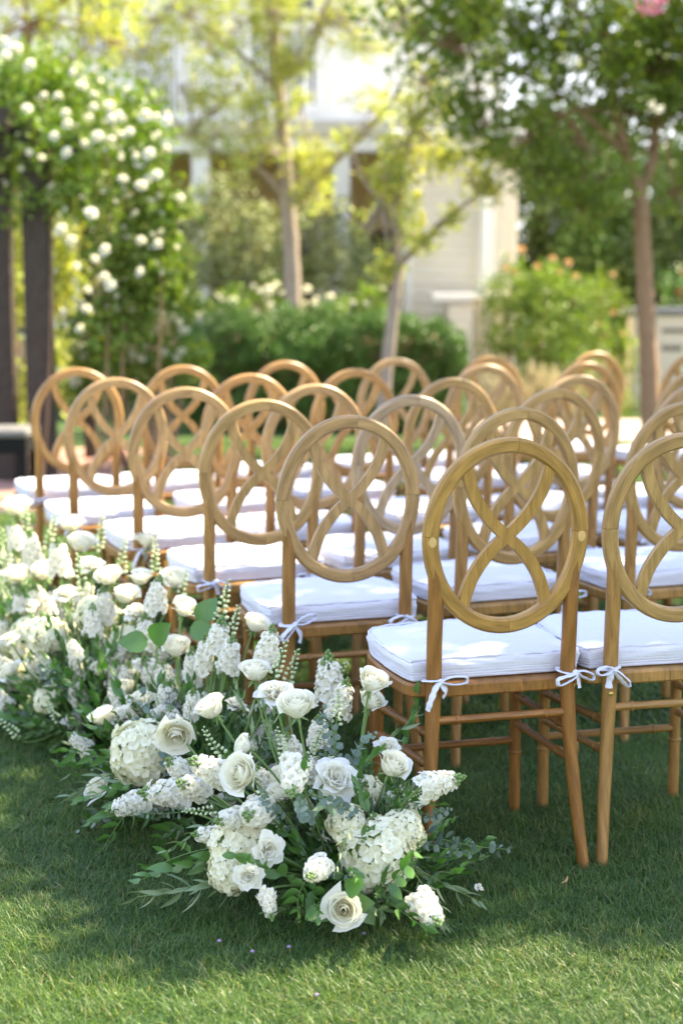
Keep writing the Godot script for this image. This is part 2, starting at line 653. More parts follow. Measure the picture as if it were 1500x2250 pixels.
func make_chair(where: Vector3, yaw: float, tone: int, row: int, seat: int) -> void:
	var t := Transform3D(Basis(Vector3.UP, yaw) * Basis(Vector3.BACK, jit(0.006) if row else 0.0) * Basis(Vector3.RIGHT, jit(0.008) if row else 0.0), where)
	var label := "wooden oval-back chair, the %s in the %s row" % [SEAT_WORD[seat], ROW_WORD[row]]
	if row == 0 and seat == 0: label = "golden wooden oval-back chair at the aisle end, nearest row, pale plug in its leg"
	elif row == 0: label = "wooden oval-back chair in the nearest row with a brass screw in its leg"
	elif row == 2 and seat == 1: label = "greyish pale wooden oval-back chair, the second from the aisle in the third row"
	var c := thing("oval_back_chair", label, "chair", "oval-back chairs in rows on the lawn", t)
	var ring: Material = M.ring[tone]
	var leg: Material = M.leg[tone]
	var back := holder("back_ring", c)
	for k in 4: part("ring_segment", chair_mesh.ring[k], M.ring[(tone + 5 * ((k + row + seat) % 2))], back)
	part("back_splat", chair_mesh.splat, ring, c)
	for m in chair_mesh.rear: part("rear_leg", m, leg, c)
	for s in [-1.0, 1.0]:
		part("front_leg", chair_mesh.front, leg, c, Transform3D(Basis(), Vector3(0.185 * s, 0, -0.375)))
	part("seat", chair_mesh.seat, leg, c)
	part("stretcher", chair_mesh.bar_rear, leg, c, Transform3D(Basis(), Vector3(0, 0, 0.003)))
	part("stretcher", chair_mesh.bar_front, leg, c, Transform3D(Basis(), Vector3(0, 0, -0.375)))
	for s in [-1.0, 1.0]:
		for y in [0.335, 0.262]:
			part("stretcher", chair_mesh.bar_side, leg, c, Transform3D(Basis(Vector3.UP, -0.05 * s), Vector3(0.167 * s, y, 0.008)))
	if row == 0:
		var g := Geo.new()
		if seat == 0:
			g.ball(Vector3.ZERO, Vector3(0.0075, 0.0085, 0.002), 6, 10)
			part("wood_plug", g.done(), M.plug, c, Transform3D(Basis(), Vector3(-0.168, 0.436, 0.0165)))
			part("wood_plug", part_mesh_small(), M.plug, c, Transform3D(Basis(), Vector3(0.175, 0.436, 0.0130)))
			for q in [-1.0, 1.0]:
				var pl := Geo.new()
				pl.ball(Vector3.ZERO, Vector3(0.010, 0.014, 0.0010), 6, 12)
				part("wood_plug", pl.done(), M.plug, c, Transform3D(Basis(), Vector3(0.1795 * q, OVAL_Y - 0.004, back_z(OVAL_Y) + 0.0140)))
		else:
			g.ball(Vector3.ZERO, Vector3(0.0062, 0.0062, 0.0024), 6, 12)
			part("screw_head", g.done(), M.brass, c, Transform3D(Basis(), Vector3(-0.168, 0.408, 0.0168)))
	var what := "white tie-on seat cushion on the %s in the %s row" % [SEAT_WORD[seat], ROW_WORD[row]]
	var pad := thing("seat_cushion", what, "cushion", "white tied seat cushions on the chairs", t * Transform3D(Basis(Vector3.UP, jit(0.012)), Vector3(jit(0.003), 0.0, jit(0.002))))
	part("pad", chair_mesh.pads[(row + seat * 3) % 4], M.cloth, pad)
	part("piping", chair_mesh.piping, M.cloth, pad)
	for s in 2:
		var k := (row * 2 + seat + s * 3 + (1 if row == 0 and s == 1 else 0)) % 6
		part("tie", chair_mesh.ties[k], M.cloth, pad, Transform3D(Basis(Vector3.UP, jit(0.3)), Vector3(-POST if s == 0 else POST, 0.468, 0.001)))

func part_mesh_small() -> ArrayMesh:
	var g := Geo.new()
	g.ball(Vector3.ZERO, Vector3(0.004, 0.006, 0.002), 5, 8)
	return g.done()

func rows_of_chairs() -> void:
	build_chair_meshes()
	# where each chair stands: metres right of the camera, metres ahead, turn in degrees, wood tone
	var rows := [
		[[0.369, 3.544, 15.1, 0], [0.794, 3.661, 13.3, 1]],
		[[0.019, 4.164, 17.0, 2], [0.486, 4.45, 22, 1], [1.016, 4.676, 18, 1]],
		[[-0.248, 4.777, 19.0, 1], [0.207, 4.99, 20.7, 3], [0.708, 5.285, 24, 1], [1.245, 5.59, 24, 2]],
		[[-0.542, 5.379, 19.5, 2], [-0.096, 5.55, 22.3, 2], [0.407, 5.95, 23, 1], [0.909, 6.129, 25, 2], [1.427, 6.413, 25, 1]],
		[[-0.856, 5.95, 19.5, 2], [-0.374, 6.22, 21, 4], [0.048, 6.607, 22, 4], [0.622, 7.016, 24, 2], [1.103, 7.212, 26, 4]],
		[[-1.13, 6.689, 20.5, 4], [-0.703, 6.9, 22.0, 4], [-0.264, 7.311, 23.4, 4], [0.254, 7.65, 22, 2], [0.732, 7.883, 24, 4], [1.334, 8.41, 27, 4], [1.80, 8.15, 26, 4]],
	]
	for r in rows.size():
		for s in rows[r].size():
			var q: Array = rows[r][s]
			make_chair(Vector3(q[0], 0, -q[1]), deg_to_rad(q[2]), q[3], r, s)

# ---------- materials ----------
func make_materials() -> void:
	var wood := wood_texture(11)
	M.ring = []
	M.leg = []
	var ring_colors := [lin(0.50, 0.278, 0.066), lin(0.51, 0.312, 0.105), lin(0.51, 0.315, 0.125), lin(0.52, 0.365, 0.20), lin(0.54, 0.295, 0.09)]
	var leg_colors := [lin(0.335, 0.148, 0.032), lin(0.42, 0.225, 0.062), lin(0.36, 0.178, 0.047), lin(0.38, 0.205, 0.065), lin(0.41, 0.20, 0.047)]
	for k in 10:
		for e in 2:
			if e == 1 and k > 4: continue
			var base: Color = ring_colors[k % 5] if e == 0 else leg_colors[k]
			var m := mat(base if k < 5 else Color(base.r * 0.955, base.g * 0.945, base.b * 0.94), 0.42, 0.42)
			m.resource_name = "oak" if e == 0 else "stained_oak"
			m.albedo_texture = wood[0]
			m.uv1_offset = Vector3(0.13 * k, 0.29 * k + 0.1 * e, 0)
			m.heightmap_enabled = true
			m.heightmap_texture = wood[1]
			m.heightmap_scale = 0.06
			(M.ring if e == 0 else M.leg).append(m)
	M.plug = mat(lin(0.56, 0.36, 0.12), 0.6)
	M.brass = mat(lin(0.50, 0.36, 0.12), 0.3)
	M.brass.metallic = 0.9
	M.cloth = mat(lin(0.63, 0.63, 0.685), 0.85, 0.25)
	M.cloth.heightmap_enabled = true
	M.cloth.heightmap_texture = noise_texture(256, 5.0, Color(0.3, 0.3, 0.3), Color(0.7, 0.7, 0.7), 5, 5)
	M.cloth.heightmap_scale = 0.25
	M.cloth.uv1_triplanar = true
	M.cloth.uv1_scale = Vector3(3, 3, 3)
	M.cloth.rim_enabled = true
	M.cloth.rim = 0.3
	# flowers
	M.rose = leafy(lin(0.90, 0.885, 0.78), lin(0.82, 0.80, 0.66), 0.55, 0.3)
	M.white = leafy(lin(0.90, 0.885, 0.79), lin(0.82, 0.81, 0.73), 0.6, 0.3)
	M.cream = leafy(lin(0.90, 0.88, 0.69), lin(0.78, 0.76, 0.56), 0.6, 0.3)
	M.stem = leafy(lin(0.16, 0.25, 0.075), lin(0.05, 0.08, 0.02), 0.5)
	M.bud = leafy(lin(0.62, 0.70, 0.42), lin(0.30, 0.34, 0.16), 0.5)
	M.euca = leafy(lin(0.15, 0.205, 0.15), lin(0.10, 0.14, 0.10), 0.55, 0.4)
	M.ruscus = leafy(lin(0.095, 0.195, 0.045), lin(0.22, 0.42, 0.06), 0.36, 0.5)
	M.olive = leafy(lin(0.17, 0.235, 0.11), lin(0.12, 0.15, 0.07), 0.45, 0.45)
	M.fern = leafy(lin(0.11, 0.18, 0.055), lin(0.18, 0.30, 0.06), 0.5, 0.35)
	# lawn
	M.blade = leafy(lin(1, 1, 1), lin(1.0, 0.98, 0.48), 0.40, 0.45)
	M.soil = mat(Color.WHITE, 0.95, 0.2)
	M.soil.albedo_texture = noise_texture(256, 6.0, lin(0.036, 0.062, 0.018), lin(0.080, 0.118, 0.038), 21)
	M.soil.uv1_triplanar = true
	M.soil.uv1_world_triplanar = true
	M.soil.uv1_scale = Vector3(1.3, 1.3, 1.3)
	# trees and shrubs
	M.bark_pale = mat(Color.WHITE, 0.8, 0.3)
	M.bark_pale.albedo_texture = noise_texture(256, 3.5, lin(0.26, 0.19, 0.14), lin(0.46, 0.38, 0.31), 31)
	M.bark_brown = mat(Color.WHITE, 0.8, 0.3)
	M.bark_brown.albedo_texture = noise_texture(256, 3.5, lin(0.20, 0.115, 0.065), lin(0.36, 0.23, 0.14), 32)
	for m in [M.bark_pale, M.bark_brown]:
		m.uv1_triplanar = true
		m.uv1_scale = Vector3(3, 0.8, 3)
	M.leaf_yellow = leafy(lin(0.52, 0.56, 0.17), lin(0.90, 0.92, 0.30), 0.5)
	M.leaf_dark = leafy(lin(0.19, 0.255, 0.05), lin(0.74, 0.80, 0.11), 0.42)
	M.leaf_far = leafy(lin(0.11, 0.16, 0.05), lin(0.13, 0.22, 0.04), 0.45)
	M.leaf_mid = leafy(lin(0.12, 0.20, 0.05), lin(0.20, 0.32, 0.05), 0.45)
	M.leaf_grey = leafy(lin(0.32, 0.35, 0.16), lin(0.34, 0.38, 0.14), 0.5)
	M.leaf_vine = leafy(lin(0.19, 0.27, 0.05), lin(0.60, 0.68, 0.10), 0.45)
	M.leaf_box = leafy(lin(0.11, 0.19, 0.04), lin(0.12, 0.20, 0.03), 0.42)
	M.orange = leafy(lin(0.80, 0.60, 0.34), lin(0.5, 0.34, 0.14), 0.6)
	M.red = leafy(lin(0.62, 0.16, 0.13), lin(0.35, 0.10, 0.08), 0.6)
	M.pink = leafy(lin(0.80, 0.32, 0.48), lin(0.5, 0.2, 0.3), 0.6)
	M.lilac = leafy(lin(0.40, 0.27, 0.46), lin(0.3, 0.2, 0.3), 0.7)
	M.straw = leafy(lin(0.55, 0.47, 0.25), lin(0.3, 0.26, 0.12), 0.6)
	# house
	M.siding = mat(Color.WHITE, 0.75, 0.3)
	M.siding.albedo_texture = noise_texture(128, 2.0, lin(0.69, 0.61, 0.48), lin(0.76, 0.68, 0.55), 41)
	M.siding.uv1_triplanar = true
	M.siding.uv1_world_triplanar = true
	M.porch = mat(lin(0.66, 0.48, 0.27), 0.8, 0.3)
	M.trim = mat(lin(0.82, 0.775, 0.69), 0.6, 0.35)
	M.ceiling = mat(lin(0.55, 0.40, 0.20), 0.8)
	M.dark = mat(lin(0.035, 0.034, 0.034), 0.7)
	M.glass = mat(lin(0.05, 0.055, 0.06), 0.12, 0.6)
	M.roof = mat(lin(0.16, 0.16, 0.17), 0.85)
	M.post = mat(Color.WHITE, 0.75, 0.3)
	M.post.albedo_texture = noise_texture(128, 3.0, lin(0.035, 0.028, 0.022), lin(0.085, 0.065, 0.05), 42)
	M.post.uv1_triplanar = true
	M.post.uv1_scale = Vector3(4, 0.7, 4)
	M.black = mat(lin(0.016, 0.015, 0.014), 0.8, 0.2)
	M.grey_top = mat(lin(0.16, 0.15, 0.135), 0.7, 0.3)
	M.brick = []
	for k in 3:
		var b := mat([lin(0.40, 0.20, 0.14), lin(0.36, 0.21, 0.16), lin(0.46, 0.27, 0.20)][k], 0.85, 0.2)
		M.brick.append(b)
	M.paving = mat(Color.WHITE, 0.85, 0.25)
	M.paving.albedo_texture = noise_texture(128, 5.0, lin(0.40, 0.30, 0.24), lin(0.56, 0.45, 0.37), 43)
	M.paving.uv1_triplanar = true
	M.paving.uv1_world_triplanar = true
	M.mortar = mat(lin(0.24, 0.19, 0.16), 0.95)
	M.stucco = mat(Color.WHITE, 0.85, 0.2)
	M.stucco.albedo_texture = noise_texture(128, 6.0, lin(0.52, 0.46, 0.35), lin(0.62, 0.56, 0.44), 44)
	M.stucco.uv1_triplanar = true
	M.stucco.uv1_world_triplanar = true
	M.letter = mat(lin(0.05, 0.045, 0.04), 0.6)

# ---------- ground ----------
func setting() -> void:
	var g := Geo.new()
	var n := 24
	var s0 := g.v.size()
	for a in n + 1:
		for b in n + 1:
			var x := lerpf(-150, 150, float(a) / n)
			var z := lerpf(-190, 40, float(b) / n)
			g.put(Vector3(x, 0, z), Vector2(x, z))
	g.quad_grid(n + 1, n + 1, s0)
	tag(part("ground", g.done(), M.soil, self), "dark soil and thatch under the lawn reaching to the horizon", "ground", "", "structure")

func grass_tuft(sd: int, blades: int, reach: float, tall: float, w: float) -> ArrayMesh:
	var r := RandomNumberGenerator.new()
	r.seed = sd
	var g := Geo.new()
	for k in blades:
		var p := Vector3(r.randf_range(-reach, reach), -0.004, r.randf_range(-reach, reach))
		var a := r.randf() * TAU
		var d := Vector3(cos(a), 0, sin(a))
		var side := Vector3(-d.z, 0, d.x)
		var h := tall * r.randf_range(0.45, 1.1)
		var lean := r.randf_range(0.25, 1.25)
		var col := Color(0.064, 0.134, 0.034).lerp(Color(0.165, 0.262, 0.066), r.randf())
		var roll := r.randf()
		if roll < 0.06: col = Color(0.36, 0.32, 0.14)
		elif roll < 0.2: col = Color(0.050, 0.105, 0.036)
		var start := g.v.size()
		var ww := w * r.randf_range(0.7, 1.2)
		for s in 4:
			var t := s / 3.0
			var q := p + d * (h * lean * t * t) + Vector3.UP * (h * (t - 0.28 * lean * t * t))
			var half := ww * (1.0 - 0.75 * t * t) * 0.5
			var tw := side.rotated(d, jitter_of(r, 0.4))
			g.put(q - tw * half, Vector2(0, t), col)
			g.put(q + tw * half, Vector2(1, t), col)
		g.quad_grid(4, 2, start)
	return g.done()

func jitter_of(r: RandomNumberGenerator, a: float) -> float:
	return r.randf_range(-a, a)

func lawn() -> void:
	var root := thing("lawn_grass", "short green lawn grass under the chairs and flowers", "grass")
	root.set_meta("kind", "stuff")
	var patch := noise(0.9, 77, 3)
	var bands := [[2.15, 4.6, 0.042, 1.0], [4.6, 7.5, 0.075, 1.6], [7.5, 13.9, 0.14, 2.4]]
	for b in bands.size():
		var q: Array = bands[b]
		var kinds := []
		var spots := []
		var tints := []
		var nk := 6 if b == 0 else 3
		for k in nk:
			kinds.append(grass_tuft(300 + b * 20 + k, 84 if b == 0 else 42, 0.036 if b == 0 else 0.034, 0.032, 0.0019 if b == 0 else 0.0036))
			spots.append([])
			tints.append([])
		var z: float = q[0]
		while z < q[1]:
			var half := z * 0.2173 + 0.55
			if b == 2: half = z * 0.2173 + 0.8
			var x := -half
			while x < half:
				var p := Vector3(x + jit(q[2] * 0.5), 0, -(z + jit(q[2] * 0.5)))
				x += q[2]
				if p.x < -1.55 and p.z < -9.4: continue
				var f := patch.get_noise_2d(p.x * 1.2, p.z * 1.2)
				var f2 := patch.get_noise_2d(p.x * 5.0 + 40.0, p.z * 5.0)
				var sc: float = q[3] * (1.0 + 0.22 * f + 0.15 * f2 + jit(0.12))
				var basis := Basis(Vector3.UP, rng.randf() * TAU).scaled(Vector3(q[3], sc * (1.0 if b == 0 else 0.8), q[3]))
				var k := rng.randi() % nk
				spots[k].append(Transform3D(basis, p))
				var tone := 1.0 + 0.18 * f + 0.12 * f2
				tints[k].append(Color(tone * (1.0 + 0.12 * f2), tone, tone * (1.0 - 0.1 * f)))
			z += q[2]
		for k in nk:
			many("grass", kinds[k], M.blade, root, spots[k], tints[k])
	# tiny lilac clover heads here and there
	var head := Geo.new()
	for k in 5: head.ball(Vector3(cos(k * 1.26), 0.5, sin(k * 1.26)) * 0.0022, Vector3.ONE * 0.0024, 4, 5)
	var heads := []
	for k in 16:
		var z := rng.randf_range(2.8, 5.5)
		heads.append(Transform3D(Basis(Vector3.UP, k), Vector3(jit(z * 0.23 + 0.1), rng.randf_range(0.014, 0.028), -z)))
	many("clover_flower", head.done(), M.lilac, root, heads)
	# bits lying in the grass
	var petals := Geo.new()
	for k in 7:
		var pt := petal_sheet(0.009, 0.011, 0.35, 0.3)
		petals.add(pt, Transform3D(aim(Vector3(jit(1), 0.7, jit(1)), k), jitter(0.006) + Vector3(0, 0.004, 0)))
	var fall := part("fallen_blossom", petals.done(), M.white, self, Transform3D(Basis(), at(1050, 1975, 3.31) + Vector3(0, 0.02, 0)))
	tag(fall, "small white blossom fallen on the grass right of the front flowers", "blossom")
	var leaf := Geo.new()
	leaf.add(leaf_sheet(0.026, 0.013, 0.5, 0.4), Transform3D(Basis(Vector3.RIGHT, 1.1), Vector3.ZERO))
	var dry := part("dry_leaf", leaf.done(), M.orange, self, Transform3D(Basis(Vector3.UP, 0.6), Vector3(0.498, 0.025, -3.40)))
	tag(dry, "small brown dry leaf in the grass before the nearest chairs", "leaf")

func leaf_sheet(length: float, width: float, fold := 0.35, curl := 0.3, col := Color.WHITE, tip := 1.0) -> Geo:
	# a leaf along +y, its face towards +z
	var g := Geo.new()
	for r in 6:
		var t := r / 5.0
		var w := width * 0.5 * pow(sin(PI * pow(clampf(t * 0.97 + 0.03, 0, 1), 0.75)), 0.85 * tip)
		if r == 5: w = width * 0.012
		for k in 3:
			var u := k - 1.0
			g.put(Vector3(u * w, length * t - curl * curl * length * 0.3 * t * t, fold * absf(u) * w - curl * length * t * t), Vector2(k * 0.5, t), col)
	g.quad_grid(6, 3, 0)
	return g

func petal_sheet(length: float, width: float, cup := 0.4, flare := 0.0, ruffle := 0.0, ph := 0.0) -> Geo:
	# a rounded petal along +y that cups towards +z
	var g := Geo.new()
	for r in 5:
		var t := r / 4.0
		var w := width * 0.5 * (0.22 + 0.78 * sin(PI * 0.5 * minf(1.0, t * 1.35))) * (1.0 if r < 4 else 0.74)
		for k in 5:
			var u := (k - 2) / 2.0
			var y := length * (t - (0.14 * u * u * t))
			var z := cup * width * 0.5 * u * u + cup * length * 0.45 * t * t - flare * length * t * t * t
			z += ruffle * length * sin(u * 5.0 + ph + t * 2.0) * t * t
			g.put(Vector3(u * w, y, z), Vector2(u * 0.5 + 0.5, t))
	g.quad_grid(5, 5, 0)
	return g

# ---------- cut flowers ----------
var petals_of := {}   # kind -> variants -> [mesh or Geo, transform] pieces
var joined_of := {}

func rose_petal(layer: float, ang: float, open: float, r: RandomNumberGenerator) -> Geo:
	var g := Geo.new()
	var rmax := lerpf(0.0055, 0.030, pow(layer, 0.85)) * (1.0 + 0.10 * open * layer)
	var h := lerpf(0.050, 0.046, layer) * (1.0 - 0.30 * open * layer) * r.randf_range(0.93, 1.05)
	var wide := lerpf(1.5, 0.92, layer)
	var curl := layer * layer * (0.012 + 0.010 * open) * r.randf_range(0.6, 1.3)
	var drop := layer * layer * 0.010 * (0.4 + open)
	var twist := r.randf_range(-0.12, 0.12)
	var notch := r.randf_range(0.10, 0.26) * lerpf(1.0, 0.55, clampf(open, 0.0, 1.0))
	var ph := r.randf() * TAU
	for a in 7:
		var t := a / 6.0
		for b in 7:
			var u := (b - 3) / 3.0
			var belly := sin(pow(t, 0.62) * PI * lerpf(0.90, 0.56, minf(1.0, layer * 2.2)))
			var rr := lerpf(0.004, rmax, belly)
			var edge := pow(absf(u), 3.0)
			var lip := pow(t, 5.0)
			rr += curl * lip * (0.75 + 0.35 * edge) + 0.0016 * edge * t
			rr += (0.0014 * sin(u * 5.0 + ph) + 0.0008 * sin(u * 11.0 + ph * 2.0)) * t * t * layer
			var y := h * t * (1.0 - notch * edge * t) - drop * lip * (0.35 + 0.65 * edge)
			var phi := ang + u * wide * (0.45 + 0.55 * sin(PI * 0.5 * minf(1.0, t * 1.5))) + twist * t
			g.put(Vector3(rr * sin(phi), y, rr * cos(phi)), Vector2(u * 0.5 + 0.5, t))
	g.quad_grid(7, 7, 0)
	return g

func prepare_flowers() -> void:
	var r := RandomNumberGenerator.new()
	r.seed = 4242
	# roses: from closed to wide open
	petals_of.rose = []
	for vnt in 5:
		var open: float = [0.0, 0.25, 0.5, 0.85, 1.25][vnt]
		var list := []
		var count := 19
		for k in count:
			var l := k / float(count - 1)
			list.append([rose_petal(pow(l, 0.9), k * 2.39996 + jitter_of(r, 0.2), open, r), Transform3D()])
		petals_of.rose.append(list)
	# lisianthus: thin ruffled cups
	petals_of.ruffle = []
	for vnt in 2:
		var list := []
		for k in 24:
			var l := k / 23.0
			var p := petal_sheet((0.036 + 0.008 * l) * r.randf_range(0.9, 1.08), 0.038, 0.75 - 0.4 * l, 0.30 + 0.25 * l, 0.085, k * 1.7)
			var out := lerpf(0.10, 0.95, l) + jitter_of(r, 0.14)
			list.append([p, Transform3D(Basis(Vector3.UP, k * 2.39996) * Basis(Vector3.RIGHT, -out), Vector3.ZERO)])
		petals_of.ruffle.append(list)
	# hydrangea: a mop head of four-petalled florets
	var florets := []
	for k in 4:
		var f := Geo.new()
		for e in 4:
			var p := petal_sheet(0.0142 * r.randf_range(0.9, 1.1), 0.0175, 0.22, 0.25, 0.05, k + e * 2.0)
			f.add(p, Transform3D(Basis(Vector3.UP, e * PI / 2 + jitter_of(r, 0.15)) * Basis(Vector3.RIGHT, -1.25 + jitter_of(r, 0.15)), Vector3.ZERO))
		f.ball(Vector3(0, 0.0012, 0), Vector3(0.0018, 0.0016, 0.0018), 4, 6)
		florets.append(f)
	petals_of.hydrangea = []
	for vnt in 2:
		var list := []
		var nf := 150
		for k in nf:
			var y := 1.0 - 1.62 * (k + 0.5) / nf
			var q := sqrt(maxf(0.0, 1.0 - y * y))
			var d := Vector3(cos(k * 2.39996) * q, y, sin(k * 2.39996) * q)
			var lump := 1.0 + 0.10 * sin(d.x * 5.0 + vnt * 2.0) * cos(d.z * 4.0) + jitter_of(r, 0.05)
			var n := (d + Vector3(jitter_of(r, 0.45), jitter_of(r, 0.45), jitter_of(r, 0.45))).normalized()
			list.append([florets[k % 4], Transform3D(aim(n, r.randf() * TAU), d * Vector3(0.072, 0.062, 0.072) * lump + Vector3(0, 0.03, 0))])
		petals_of.hydrangea.append(list)
	# stock: a spike of ruffled double florets
	var ruffs := []
	for k in 5:
		var f := Geo.new()
		for e in 5:
			var p := petal_sheet(0.0125 * r.randf_range(0.85, 1.15), 0.0125, 0.35, 0.5, 0.13, k + e * 2.1)
			f.add(p, Transform3D(Basis(Vector3.UP, e * TAU / 5 + jitter_of(r, 0.3)) * Basis(Vector3.RIGHT, -1.15 + jitter_of(r, 0.25)), Vector3.ZERO))
		for e in 4:
			var p := petal_sheet(0.009, 0.009, 0.5, 0.3, 0.14, k + e * 1.3)
			f.add(p, Transform3D(Basis(Vector3.UP, e * TAU / 4 + 0.5) * Basis(Vector3.RIGHT, -0.55 + jitter_of(r, 0.3)), Vector3(0, 0.001, 0)))
		ruffs.append(f)
	petals_of.stock = []
	for vnt in 3:
		var list := []
		for k in 24:
			var t := k / 23.0
			var a := k * 2.39996 + vnt
			var d := Vector3(cos(a), 0.35 + 0.7 * t, sin(a)).normalized()
			list.append([ruffs[(k + vnt) % 5], Transform3D(aim(d + Vector3(jitter_of(r, 0.3), 0, jitter_of(r, 0.3)), r.randf() * TAU).scaled(Vector3.ONE * lerpf(1.3, 0.85, t)), Vector3(cos(a) * 0.022 * (1.05 - 0.5 * t), 0.008 + 0.074 * t, sin(a) * 0.022 * (1.05 - 0.5 * t)))])
		petals_of.stock.append(list)
	# a branched spray of round buds
	petals_of.buds = []
	for vnt in 3:
		var g := Geo.new()
		var stem := Geo.new()
		stem.tube(bezier(Vector3.ZERO, Vector3(0.004, 0.06, 0), Vector3(0.012 * (vnt - 1), 0.13, 0.008), 6), taper(0.0018, 0.0008, 6), 5, false)
		for k in 22:
			var t := 0.18 + 0.82 * k / 21.0
			var a := k * 2.2
			var o := Vector3(cos(a), 0.5, sin(a)) * lerpf(0.017, 0.005, t)
			var c := Vector3(0.012 * (vnt - 1) * t * t, 0.13 * t, 0.008 * t * t)
			g.ball(c + o, Vector3(1.0, 1.25, 1.0) * lerpf(0.0062, 0.0026, t), 5, 7, aim(o))
			stem.tube(PackedVector3Array([c, c + o]), PackedFloat32Array([0.0008, 0.0006]), 4, false)
		petals_of.buds.append([[g, Transform3D()], [stem, Transform3D()]])
	# meshes: one per piece (shared) and one per joined bloom
	var known := {}
	for kind in petals_of:
		joined_of[kind] = []
		for list in petals_of[kind]:
			var all := Geo.new()
			for e in list.size():
				var piece: Geo = list[e][0]
				if kind != "buds" or e == 0: all.add(piece, list[e][1])
				if not known.has(piece): known[piece] = piece.done()
				list[e].append(known[piece])
			joined_of[kind].append(all.done())
	# leaves on sprigs
	leaf_mesh.euca = [disc_leaf(0.024, 0.024).done(), disc_leaf(0.017, 0.018).done()]
	leaf_mesh.ruscus = [leaf_sheet(0.058, 0.024, 0.25, 0.25).done(), leaf_sheet(0.048, 0.021, 0.35, 0.4).done()]
	leaf_mesh.olive = [leaf_sheet(0.055, 0.0115, 0.3, 0.25).done(), leaf_sheet(0.044, 0.010, 0.3, 0.4).done()]
	leaf_mesh.fern = [leaf_sheet(0.026, 0.010, 0.3, 0.3).done(), leaf_sheet(0.020, 0.008, 0.3, 0.2).done()]
	for kind in leaf_mesh:
		sprigs_of[kind] = []
		for vnt in 4:
			sprigs_of[kind].append(sprig_plan(kind, r, vnt))

var leaf_mesh := {}
var sprigs_of := {}   # kind -> [{stem, leaves: [[which, transform]], all}]

func disc_leaf(l: float, w: float) -> Geo:
	var g := Geo.new()
	for a in 6:
		var t := a / 5.0
		var half := w * 0.5 * sqrt(maxf(0.0, 1.0 - pow(2.0 * t - 1.0, 2.0))) + 0.0006
		for k in 3:
			g.put(Vector3((k - 1) * half, l * t, 0.12 * half * absf(k - 1) - 0.10 * l * t * t), Vector2(k * 0.5, t))
	g.quad_grid(6, 3, 0)
	return g

func sprig_plan(kind: String, r: RandomNumberGenerator, vnt: int) -> Dictionary:
	# a sprig along +y, bending a little, 0.2 m long
	var L := 0.20
	var bend := Vector3(jitter_of(r, 0.05), L, jitter_of(r, 0.05))
	var path := bezier(Vector3.ZERO, Vector3(0, L * 0.5, 0), bend, 8)
	var stem := Geo.new()
	stem.tube(path, taper(0.0017, 0.0007, 8), 5, false)
	var leaves := []
	var per := {"euca": 11, "ruscus": 9, "olive": 11, "fern": 20}
	var n: int = per[kind]
	for k in n:
		var t := 0.12 + 0.88 * k / (n - 1.0)
		var p := path[int(t * 8)].lerp(path[mini(int(t * 8) + 1, 8)], t * 8 - int(t * 8))
		var sides := 2 if kind == "euca" or kind == "fern" else 1
		for s in sides:
			var a := k * (PI / 2 if kind == "euca" else (PI if kind == "ruscus" else 2.4)) + s * PI + vnt + jitter_of(r, 0.35)
			var out := Vector3(cos(a), 0, sin(a))
			var rise := lerpf(0.45, 1.2, t) if kind != "euca" else lerpf(0.15, 0.9, t)
			var d := (out + Vector3.UP * rise).normalized()
			var side := Vector3.UP.cross(out).normalized()
			var b := Basis(side, d, side.cross(d))
			b = b * Basis(Vector3.UP, jitter_of(r, 0.5))
			var size := r.randf_range(0.8, 1.15) * (1.0 if t < 0.75 else lerpf(1.0, 0.55, (t - 0.75) * 4.0))
			leaves.append([r.randi() % 2, Transform3D(b.scaled(Vector3.ONE * size), p + out * (0.004 if kind == "euca" else 0.001))])
	var all := Geo.new()
	all.add(stem, Transform3D())
	var src := {"euca": [disc_leaf(0.024, 0.024), disc_leaf(0.017, 0.018)], "ruscus": [leaf_sheet(0.058, 0.024, 0.25, 0.25), leaf_sheet(0.048, 0.021, 0.35, 0.4)], "olive": [leaf_sheet(0.055, 0.0115, 0.3, 0.25), leaf_sheet(0.044, 0.010, 0.3, 0.4)], "fern": [leaf_sheet(0.026, 0.010, 0.3, 0.3), leaf_sheet(0.020, 0.008, 0.3, 0.2)]}
	for l in leaves:
		var tone := r.randf_range(0.75, 1.2)
		all.add(src[kind][l[0]], l[1], Color(tone, tone, tone))
	return {"stem": stem.done(), "leaves": leaves, "all": all.done()}

const SPRIG_NAME := {"euca": "eucalyptus_sprig", "ruscus": "ruscus_sprig", "olive": "olive_sprig", "fern": "greenery_sprig"}
const BLOOM_NAME := {"rose": "rose", "ruffle": "lisianthus", "hydrangea": "hydrangea", "stock": "stock_flower", "buds": "bud_spray"}
const PIECE_NAME := {"rose": "petal", "ruffle": "petal", "hydrangea": "floret", "stock": "floret", "buds": "buds"}

func sprig(parent: Node3D, kind: String, from: Vector3, dir: Vector3, size: float, near: bool, roll := 0.0) -> void:
	var plan: Dictionary = sprigs_of[kind][rng.randi() % 4]
	var t := Transform3D(aim(dir, roll + rng.randf() * TAU).scaled(Vector3.ONE * size), from)
	var m: Material = M[kind]
	if not near:
		part(SPRIG_NAME[kind], plan.all, m, parent, t)
		return
	var h := holder(SPRIG_NAME[kind], parent, t)
	part("stem", plan.stem, M.stem, h)
	for l in plan.leaves:
		part("leaf", leaf_mesh[kind][l[0]], m, h, l[1])

